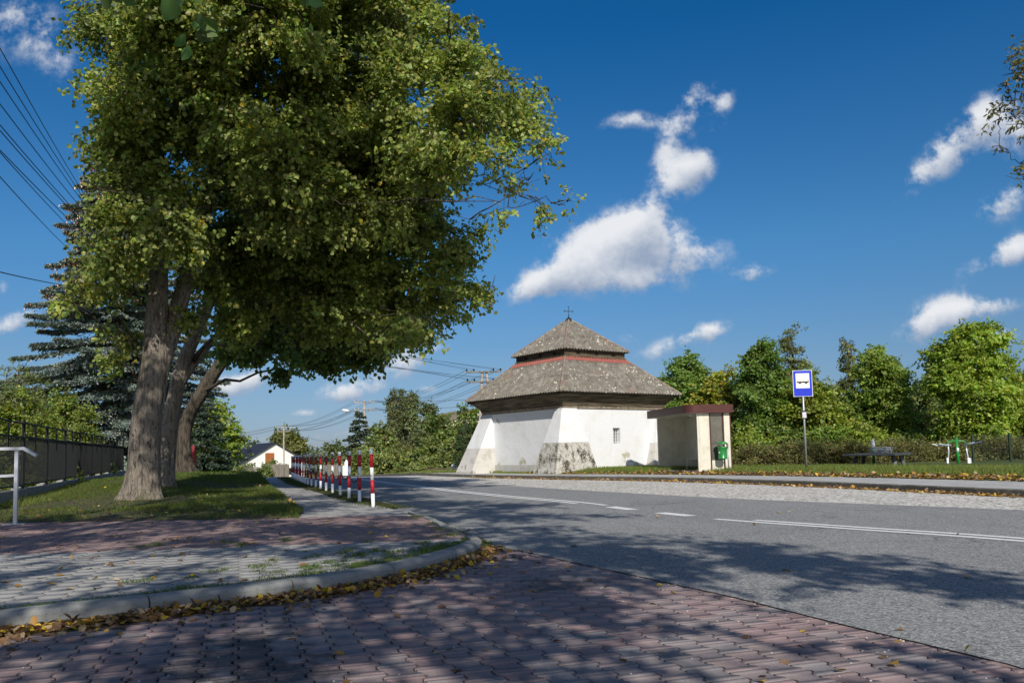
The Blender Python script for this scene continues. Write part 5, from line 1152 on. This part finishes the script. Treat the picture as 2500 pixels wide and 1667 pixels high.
# ------------------------------------------------------------------ far houses, fences, poles, wires
Yh = 190.; hz = -3.6
def gable_house(name, loc, rz, L, Wd, he, hr, wall, roof, label, ov=.6):
    r = empty(name, loc, rz, label, 'house'); mb = MB()   # ridge along local y; gable faces -y
    x, y = Wd/2, L/2
    vs = [(-x, -y, 0), (x, -y, 0), (x, y, 0), (-x, y, 0), (-x, -y, he), (x, -y, he), (x, y, he), (-x, y, he), (0, -y, hr), (0, y, hr)]
    mb.add(vs, [[0, 1, 5, 8, 4], [2, 3, 7, 9, 6], [1, 2, 6, 5], [3, 0, 4, 7]]); mb.build('wall', wall, r)
    sl = (hr-he)/x; mb = MB()
    for s_ in (-1, 1):
        a = [(0, -y-ov, hr+.2), (s_*(x+ov), -y-ov, he-ov*sl+.2), (s_*(x+ov), y+ov, he-ov*sl+.2), (0, y+ov, hr+.2)]
        b = [(p[0], p[1], p[2]-.22) for p in a]; mb.add(a+b, [[0, 1, 2, 3], [7, 6, 5, 4], [0, 4, 5, 1], [1, 5, 6, 2], [2, 6, 7, 3]])
    mb.build('roof', roof, r); return r
hx = D(655, 1120, Yh).x
hs = gable_house('white_house', (D(640, 1120, Yh).x, Yh, hz), math.radians(33), 20, 16.5, 3.3, 8.2, 'house', 'roofdark', 'white house with a black tiled gable roof beyond the road end at left')
mb = MB(); mb.box((-1.2, -10.03, 4.8), (2.0, .08, 2.5)); mb.build('shutter', 'shutter', hs)
mb = MB(); mb.box((3.4, -10.03, 1.9), (1.6, .08, 1.5)); mb.build('window', 'dark', hs)
mb = MB(); mb.box((9.7, -5.0, 1.35), (3.2, 6, 2.7)); an = mb.build('wooden_annex', 'shutter', hs)
mb = MB(); mb.add([(7.4, -9.2, 4.2), (12.2, -9.2, 2.5), (12.2, -.8, 2.5), (7.4, -.8, 4.2), (7.4, -9.2, 4.0), (12.2, -9.2, 2.3), (12.2, -.8, 2.3), (7.4, -.8, 4.0)], [[0, 1, 2, 3], [7, 6, 5, 4], [0, 4, 5, 1], [1, 5, 6, 2], [2, 6, 7, 3]]); mb.build('annex_roof', 'roofdark', an)
mb = MB()
for p in (2.2, 3.6): mb.box((-3.4, p-4, 6.9), (.9, .9, .15))
mb.build('roof_hatch', 'signblack', hs)
cbx = D(1080, 1000, 112); cb = gable_house('cream_house', (cbx.x+1.5, 116, -1.6), math.radians(28), 12, 11, 6.4, 8.6, 'creamwall', 'ledge', 'cream house with a balcony half hidden behind garden trees left of the old building', .3)
mb = MB(); mb.box((2.2, -6.6, 6.7), (2.2, .1, 1.5)); mb.box((-2.0, -6.6, 6.2), (1.1, .1, 1.3)); mb.build('window', 'dark', cb)
mb = MB()
for i in range(12): mb.bar((-3.4+i*.3, -7.4, 5.2), (-3.4+i*.3, -7.4, 6.1), .05)
mb.bar((-3.4, -7.4, 6.1), (0, -7.4, 6.1), .07); mb.box((-1.7, -7.0, 5.15), (3.6, .9, .12)); mb.build('balcony', 'white', cb)
mb = MB(); mb.box((3.2, 1.5, 7.9), (.7, .7, 1.2)); mb.build('chimney', 'shutter', cb); mb = MB(); mb.tube([(3.6, -3, 7), (3.6, -3, 10.8)], .05, 5); mb.build('antenna', 'iron', cb)
# small outbuildings far away
mb = MB(); g = D(690, 1143, 150); mb.box((D(880, 1120, 190).x-8, 205, -2.6), (34, 5, 2.6)); tag(mb.build('long_shed', 'house'), 'long low pale shed roof far behind the bollards', 'shed')

def board_fence(name, a, b, h, label, mat='greywood', gap=.16, w=.11, post=2.2):
    a, b = Vector(a), Vector(b); r = empty(name, a, 0, label, 'fence'); d = b-a; L = math.hypot(d.x, d.y); n = int(L/gap); mb = MB()
    for i in range(n+1): p = d*(i/n); mb.bar(p, p+Vector((0, 0, h*(1+rnd.uniform(-.04, .04)))), w, .02)
    mb.build('boards', mat, r)
    mb = MB()
    for z in (h*.25, h*.8): mb.bar(Vector((0, .04, z)), d+Vector((0, .04, z)), .03, .08)
    mb.build('rail', mat, r); return r
g1, g2, g3 = D(527, 1150, 120), D(640, 1150, 118), D(696, 1150, 114)
zf = zt(-30, 118)-.1
board_fence('wooden_fence', (g1.x, g1.y, zf), (g2.x, g2.y, zf), 1.9, 'grey board fence in front of the far white house, left stretch')
board_fence('wooden_fence', (g2.x+.6, g2.y, zf), (g3.x+.5, g3.y, zf), 2.2, 'taller grey board fence right of the white gate post')
board_fence('wooden_fence', (D(790, 1140, 92).x, 92, zt(-20, 92)-.1), (D(862, 1140, 84).x, 84, zt(-16, 84)), 1.5, 'grey fence seen between the farther bollards')
board_fence('picket_fence', (D(1040, 1150, 52).x, 52, zt(-5, 52)+.1), (D(1103, 1150, 50).x, 50, zt(-4, 50)+.1), .36, 'tiny brown picket fence left of the old building', 'wood', .13, .05)
mb = MB(); mb.box((D(1108, 1145, 48).x, 48, .15), (.30, .3, .3), 0, .03); mb.lathe((D(1108, 1145, 48).x, 48, .30), [(.12, 0), (.17, .08), (.10, .2), (0, .32)], 10); tag(mb.build('white_urn', 'white'), 'small white urn at the foot of the left buttress beside the picket fence', 'urn')
mb = MB(); p = D(642, 1150, 117); mb.box((p.x, p.y, zf+1.0), (.8, .5, 2.0), 0, .05); tag(mb.build('gate_post', 'house'), 'white gate post between the two far board fences', 'gate post')
mb = MB(); p = D(846, 1150, 62); mb.box((p.x, p.y, zt(p.x, 62)+.5), (.5, .4, .75), 0, .04); mb.lathe((p.x, p.y, zt(p.x, 62)+.87), [(.2, 0), (.17, .25), (0, .5)], 10); tag(mb.build('roadside_shrine', 'white'), 'small white pillar across the road behind the third bollard', 'pillar')

def pole(px, top_py, Y, H, label, arms, lamp=False, double=False, base=None):
    p = D(px, top_py, Y); zb = p.z-H; r = empty('utility_pole', (p.x, Y, zb), 0, label, 'utility pole'); mb = MB()
    if double: mb.tube([(-.55, 0, 0), (-.12, 0, H)], [.14, .1], 8); mb.tube([(.75, 0, 0), (.22, 0, H-.15)], [.14, .1], 8)
    else: mb.bar((0, 0, 0), (0, 0, H), .2+H*.004, .2)
    mb.build('shaft', 'pole', r)
    ends = []
    for (dz, w) in arms:
        mb = MB(); mb.bar((-w, -.1, H-dz), (w, -.1, H-dz), .14, .11); a_ = mb.build('crossarm', 'pole' if not double else 'greywood', r)
        mb = MB()
        for x in (-w*.95, -w*.55, w*.55, w*.95): mb.lathe((x, -.1, H-dz+.05), [(.03, 0), (.06, .08), (.06, .18), (0, .22)], 8); ends.append(Vector((p.x+x, Y-.1, zb+H-dz+.2)))
        mb.build('insulator', 'insul' if not double else 'signblack', a_)
    if lamp:
        mb = MB(); mb.tube([(0, -.1, H-2.0), (-.9, -.3, H-1.6), (-1.9, -.5, H-1.3)], .045, 6); ar = mb.build('lamp_arm', 'galv', r, True)
        mb = MB(); mb.lathe((0, 0, 0), [(.0, -.4), (.12, -.38), (.19, -.1), (.16, .3), (.07, .5), (0, .52)], 10); lh = mb.build('lamp_head', 'lampw', ar, True); lh.location = (-2.3, -.6, H-1.2); lh.rotation_euler = (0, math.radians(-80), 0)
    return ends
e1 = pole(890, 979, 106, 9.5, 'concrete pole with two crossarms and a street lamp, mid distance', [(.15, 1.35), (1.15, 1.3)], lamp=True)
e2 = pole(693, 1041, 155, 9.2, 'farther concrete pole before the white house, with crossarms', [(.12, 1.6), (.95, 1.2)])
e3 = pole(1181, 905, 62, 7.2, 'double-shafted wooden pole with two crossarms, partly hidden by the lower roof', [(.1, 1.35), (.85, 1.3)], double=True)
e4 = pole(521, 1095, 118, 3.9, 'short plain concrete post at left near the bright maple', [(.1, .12)])
def wires(name, pairs, labels, group, r=.02, sag=.02):
    for (a, b), lb in zip(pairs, labels):
        a, b = Vector(a), Vector(b); L = (b-a).length; mb = MB(); n = 16
        mb.tube([a.lerp(b, i/n)-Vector((0, 0, sag*L*4*(i/n)*(1-i/n))) for i in range(n+1)], r, 5)
        tag(mb.build(name, 'wire'), lb, 'wire', group)
nm = ['topmost', 'second', 'third', 'fourth', 'fifth', 'sixth', 'seventh', 'lowest']
wires('power_wire', list(zip(e3, e1)), ['%s wire of the bundle between the double pole and the lamp pole' % n for n in nm], 'wires between double pole and lamp pole', .014, .022)
wires('power_wire', list(zip(e1, e2)), ['%s wire of the bundle between the lamp pole and the far pole' % n for n in nm], 'wires between lamp pole and far pole', .019, .018)
far = [D(300, 1090+4*i, 170) for i in range(4)]
wires('power_wire', list(zip(e2[:4], far)), ['%s thin wire running left from the far pole' % n for n in nm], 'wires left of the far pole', .018, .02)
# main bundle: from the left edge down behind the trees to the double pole
Pm = [D(262+14*i, 560+22*i, 44+.2*i) for i in range(7)]
up = [D(-60, y, 14) for y in (10, 65, 110, 175, 235, 250, 305)]
wires('power_wire', list(zip(up, Pm)), ['%s of the long black wires crossing the sky at the left edge' % n for n in nm], 'wires at the upper left', .011, .006)
wires('power_wire', [(D(-60, 305, 14.), D(240, 620, 44)), (D(-60, 365, 14.), D(205, 640, 44)), (D(-50, 652, 14), D(240, 706, 30))], ['lower twin of the wires crossing the sky at the upper left', 'lowest of the long steep wires at the upper left', 'single nearly level wire above the small cloud at the left edge'], 'wires at the upper left', .011, .004)
mid = [D(420+8*i, 726+14*i, 50) for i in range(8)]
wires('power_wire', list(zip(e3, mid)), ['%s wire of the fan from the double pole up behind the linden crown' % n for n in nm], 'wires from the double pole to the left', .010, .012)
wires('power_wire', [(e1[3], D(1160, 975, 80)), (e1[7], D(1150, 992, 80)), (D(735, 1065, 150), D(866, 1085, 106))], ['upper short wire right of the lamp pole', 'lower short wire right of the lamp pole', 'single low wire between far pole and lamp pole'], 'side wires', .016, .004)

# ------------------------------------------------------------------ grass, weeds and fallen leaves
def blades(name, pts, h, w, base, label, alt=None, altp=0., lean=.5, seed=0, parent=None, mat='blade'):
    rng = np.random.default_rng(seed); n = len(pts); P = np.asarray(pts, float); h = np.asarray(h)*rng.uniform(.5, 1.25, n)
    A = rng.normal(0, lean, (n, 3)); A[:, 2] = 1.; A /= np.linalg.norm(A, axis=1, keepdims=True); B = unit(n, rng); B[:, 2] = 0; B /= np.linalg.norm(B, axis=1, keepdims=True)+1e-9
    w = np.broadcast_to(w, n)
    V = np.zeros((n, 5, 3)); V[:, 0] = P-B*w[:, None]*.5; V[:, 1] = P+B*w[:, None]*.5
    M_ = P+A*(h*.55)[:, None]; V[:, 2] = M_+B*w[:, None]*.36; V[:, 3] = M_-B*w[:, None]*.36; T = P+A*h[:, None]; T[:, :2] += A[:, :2]*(h*.35)[:, None]; T[:, 2] -= h*.06; V[:, 4] = T
    q = np.array([[0, 1, 2, 3], [3, 2, 4, 4]])
    col = tints(n, base, .3, 0, alt=alt, altp=altp, rng=rng)*.56
    # quads, with the tip as a thin quad
    V2 = np.zeros((n, 6, 3)); V2[:, :5] = V; V2[:, 5] = V[:, 4]+B*.001
    q = np.array([[0, 1, 2, 3], [3, 2, 5, 4]]); Q = (q[None]+np.arange(n)[:, None, None]*6).reshape(-1, 4)
    o = npmesh(name, V2.reshape(-1, 3), Q, mat, parent, np.repeat(col[:, None, :], 6, 1).reshape(-1, 3))
    if label: tag(o, label, 'grass', kind='stuff')
    return o
rg = np.random.default_rng(77)
def scatter(n, x0, x1, y0, y1, poly=None, f=None):
    x = rg.uniform(x0, x1, n); y = rg.uniform(y0, y1, n); k = np.ones(n, bool)
    if poly is not None: k &= in_poly(x, y, poly)
    if f is not None: k &= rg.random(n) < f(x, y)
    return x[k], y[k]
lawn_poly = [(-3.2, 12.5)]+PL+[(-30, 67), (-22, 44), (-16.5, 32), (-12.3, 20.8), (-9.9, 14.4), (-9.9, 13.25), (-8.4, 13.08), (-5.5, 12.80), (-3.5, 12.55)]
patchy = lambda x, y: np.clip(.55+.5*np.sin(x*.9+y*.5)*np.sin(y*.7-x*.3)+.35*np.sin(x*2.9)*np.sin(y*2.3), .12, 1.)*np.where((np.hypot((x+8.6)*.75, (y-17.9)*.8) < 1.55+.4*np.sin(x*3)), .14, 1)*np.where((y < 15.5) & (x < -6), .45, 1.)
x, y = scatter(260000, -16, -3, 12.4, 30, lawn_poly, patchy)
z = np.array([lawn_z(a, b) for a, b in zip(x, y)])
blades('lawn_grass', np.stack([x, y, z-.01], 1), .085, .010, (.095, .135, .030), 'green lawn grass under the lindens', alt=(.2, .17, .06), altp=.10, seed=1)
x, y = scatter(60000, -26, -5, 28, 55, lawn_poly); z = np.array([lawn_z(a, b) for a, b in zip(x, y)])
blades('lawn_grass', np.stack([x, y, z-.01], 1), .12, .022, (.095, .155, .03), 'far part of the green lawn rising toward the leaning linden', alt=(.2, .17, .06), altp=.08, seed=2)
# tall tufts along the fence
t_ = rg.uniform(0, 20, 9000); x = F0.x+Fd.x*(t_-3)+rg.uniform(.12, .75, 9000); y = F0.y+Fd.y*(t_-3)+rg.uniform(-.1, .1, 9000)
blades('fence_grass', np.stack([x, y, np.full(9000, .08)+.02*t_/3], 1), .20, .010, (.15, .19, .05), 'uncut pale grass along the foot of the black fence', seed=3, lean=.3)
# far verge
gl = resample(GRS, .1); ga = np.array([(p.x, p.y) for p in gl]); gn = np.gradient(ga, axis=0); gn /= np.linalg.norm(gn, axis=1, keepdims=True); gn = np.stack([-gn[:, 1], gn[:, 0]], 1); gn *= np.where(gn[:, :1] < 0, -1, 1)
def verge(n, y0, y1, d0, d1, pw=1.):
    k = np.where((ga[:, 1] > y0) & (ga[:, 1] < y1))[0]; i = rg.choice(k, n); d = d0+(d1-d0)*rg.random(n)**pw
    q = ga[i]+gn[i]*d[:, None]+rg.normal(0, .05, (n, 2)); return q, d
def vz(q, d): return np.array([zt(a, b) for a, b in q])+.125+.10*np.clip(d/1.5, 0, 1)
q, d = verge(150000, 12, 38, .05, 5.5, 1.6); k = ~in_poly(q[:, 0], q[:, 1], [(6.4, 29.3), (8.3, 30.7), (6.9, 32.8), (5.1, 31.5)])
q, d = q[k], d[k]
blades('verge_grass', np.stack([q[:, 0], q[:, 1], vz(q, d)], 1), np.clip(.05+d*.07, .05, .17), .013, (.16, .215, .05), 'grass verge between the far sidewalk and the bushes', alt=(.24, .2, .08), altp=.1, seed=4, lean=.35)
q, d = verge(50000, 38, 75, .05, 6, 1.4)
blades('verge_grass', np.stack([q[:, 0], q[:, 1], vz(q, d)], 1), .14, .035, (.17, .22, .055), 'verge grass farther down the road by the picket fence', alt=(.24, .2, .08), altp=.1, seed=5, lean=.35)
# grass on the bollard strip, kerb edges and joints
k0 = resample([(-2.0, 14.5), (-2.5, 15.4), (-3.3, 17.2), (-4.6, 21.2), (-6.9, 27.2), (-8.7, 32.3), (-11.3, 40.5)], .05); a = np.array([(p.x, p.y) for p in k0]); i = rg.integers(0, len(a), 26000)
q = a[i]+rg.normal(0, .17, (26000, 2))
blades('bollard_grass', np.stack([q[:, 0], q[:, 1], np.full(len(q), .105)], 1), .035, .007, (.07, .10, .025), 'short weedy grass around the feet of the bollards', alt=(.16, .12, .06), altp=.25, seed=6, lean=.9)
def along(P, n, off, sd, z, clump=0.):
    kp = resample(P, .03); a = np.array([(p.x, p.y) for p in kp]); g_ = np.gradient(a, axis=0); g_ /= np.linalg.norm(g_, axis=1, keepdims=True); nn_ = np.stack([g_[:, 1], -g_[:, 0]], 1)
    i = rg.integers(0, len(a), n)
    if clump: c_ = rg.integers(0, len(a), max(3, int(clump))); i = np.clip(c_[rg.integers(0, len(c_), n)]+rg.normal(0, 4, n).astype(int), 0, len(a)-1)
    return np.concatenate([a[i]+nn_[i]*(off+rg.normal(0, sd, n))[:, None], np.full((n, 1), z)], 1)
wv = np.concatenate([along(KC[3:], 2600, -.17, .018, .10, 30), along(KC[6:], 1400, -.28, .08, .10, 14), along(KC[3:], 900, .03, .02, .02, 9), along([(-.36, 8.75)]+KR[:3], 700, .05, .05, .01, 6), along([(-.5, 8.9), (-1.4, 12.4)], 500, -.10, .06, .10, 6)])
blades('kerb_weeds', wv, .045, .005, (.09, .14, .03), 'small weeds and moss tufts growing along the corner kerb', seed=7, lean=.8)
cl = np.concatenate([np.stack([rg.uniform(-4.6, -.5, 70), rg.uniform(5.4, 9.4, 70)], 1), np.stack([rg.uniform(-2.4, -.7, 70), rg.uniform(6.6, 8.7, 70)], 1)]); cl = cl[in_poly(cl[:, 0], cl[:, 1], greyA+[(-5, 9.6), (-.6, 9.6)])]
i = rg.integers(0, len(cl), 4600); q = cl[i]+rg.normal(0, .035, (4600, 2))*np.array([1, 1.6])
blades('joint_weeds', np.concatenate([q, np.full((4600, 1), .095)], 1), .04, .006, (.09, .14, .035), 'weeds growing in the joints of the grey and red paving', seed=8, lean=1.0)

def fallen(name, P, size, label, seed, cols=None, curl=1.):
    rng = np.random.default_rng(seed); n = len(P); A = unit(n, rng); A[:, 2] *= .35*curl; Nn = unit(n, rng)*.6*curl+np.array([0, 0, 1.])
    pal = np.array(cols or [(.38, .22, .07), (.27, .15, .07), (.18, .10, .055), (.58, .40, .04), (.34, .25, .15), (.48, .36, .22), (.50, .29, .05), (.24, .15, .09), (.14, .085, .05)]); c = pal[rng.integers(0, len(pal), n)]*rng.uniform(.65, 1.2, (n, 1))
    L = size*rng.uniform(.6, 1.25, n)
    o = leaf_mesh(name, P, A, Nn, L, L*.8, c, 'dead'); return tag(o, label, 'fallen leaves', kind='stuff')
pile = along(KC[3:], 3600, .105, .06, .012); dk = np.abs(rg.normal(0, .014, len(pile))); pile[:, 2] += dk*.8
spill = along(KC[3:], 420, .22, .17, .004); spill = spill[in_poly(spill[:, 0], spill[:, 1], apron)]; pile = np.concatenate([pile, spill])
fallen('fallen_leaves', pile, .056, 'drift of yellow and brown leaves along the base of the corner kerb', 1)
x, y = rg.uniform(-4, 3.6, 240), rg.uniform(3.6, 10, 240); kk = in_poly(x, y, apron); z = np.full(240, .004)
fallen('scattered_leaves', np.stack([x, y, z], 1)[kk], .06, 'single dry leaves scattered over the red paving', 2, curl=.7)
x, y = scatter(420, -9, -.6, 5.2, 13.4, inner[2:]+innerR[:3]+[(-3.4, 12.7), (-9, 13.4), (-9, 3.5)])
fallen('scattered_leaves', np.stack([x, y, np.full(len(x), .104)], 1), .06, 'single dry leaves scattered over the raised corner pavement', 3, curl=.7)
x, y = scatter(1100, -14, -3, 13, 26, lawn_poly, lambda x, y: np.where(y < 15.5, 1., .3)); z = np.array([lawn_z(a, b) for a, b in zip(x, y)])+.02
fallen('scattered_leaves', np.stack([x, y, z], 1), .075, 'dry leaves lying in the lawn around the lindens', 4)
fk = along([(13.6, 6.5), (11.1, 10.8), (9.22, 14.95), (8.1, 18.74), (6.45, 23.2), (4.5, 26.9), (1.8, 30.6), (-1.6, 35.6)], 5200, .0, .0, .03); kk_ = rg.normal(0, .16, len(fk))
fk[:, 0] -= np.abs(kk_)*.85+.03; fk[:, 1] -= np.abs(kk_)*.4
fallen('fallen_leaves', fk, .085, 'line of yellow-brown leaves in the gutter of the cobbled bay', 5)
q, d = verge(7000, 12, 36, -.10, .75, 1.3); kd = rg.random(len(q)) < np.where(q[:, 1] < 31, 1, .35); q, d = q[kd], d[kd]
fallen('fallen_leaves', np.stack([q[:, 0], q[:, 1], vz(q, d)+.045], 1), .10, 'yellow and brown leaves along the grass edge of the far sidewalk', 6)
x, y = rg.uniform(-2, 6, 60), rg.uniform(5, 20, 60); kk = in_poly(x, y, [(1.7, 5.2), (.1, 8.8), (-1.4, 13), (4, 16), (7, 10), (4.4, 4)])
fallen('scattered_leaves', np.stack([x, y, np.full(60, .014)], 1)[kk], .07, 'a few dry leaves on the asphalt', 7)
# pale grit on the red paving near the asphalt
n = 3200; x = rg.uniform(-3.6, 3.0, n); y = rg.uniform(3.2, 9.2, n); edx = np.interp(y, [3.2, 3.69, 4.5, 5.19, 5.87, 7.5, 8.7, 9.25], [2.5, 2.42, 2.12, 1.86, 1.58, .77, .22, -.24]); kk = in_poly(x, y, apron) & (rg.random(n) < np.clip(.06+.9*np.exp(-(edx-x)/.45), .0, 1)); x, y = x[kk], y[kk]
sz = rg.uniform(.0025, .006, len(x)); V = np.zeros((len(x), 5, 3)); base = np.stack([x, y, np.full(len(x), .001)], 1)
for k, (a, b, c) in enumerate(((-1, -1, 0), (1, -.8, 0), (.9, 1, 0), (-1, .9, 0), (.1, 0, 1.1))): V[:, k] = base+np.stack([a*sz, b*sz, c*sz], 1)
T = np.array([[0, 1, 4], [1, 2, 4], [2, 3, 4], [3, 0, 4]]); Q = (T[None]+np.arange(len(x))[:, None, None]*5).reshape(-1, 3)
MT['grit'] = pm('pale_grit', (.55, .53, .50), .8)
tag(npmesh('grit', V.reshape(-1, 3), Q, 'grit'), 'pale stone grit scattered on the red paving beside the asphalt', 'grit', kind='stuff')
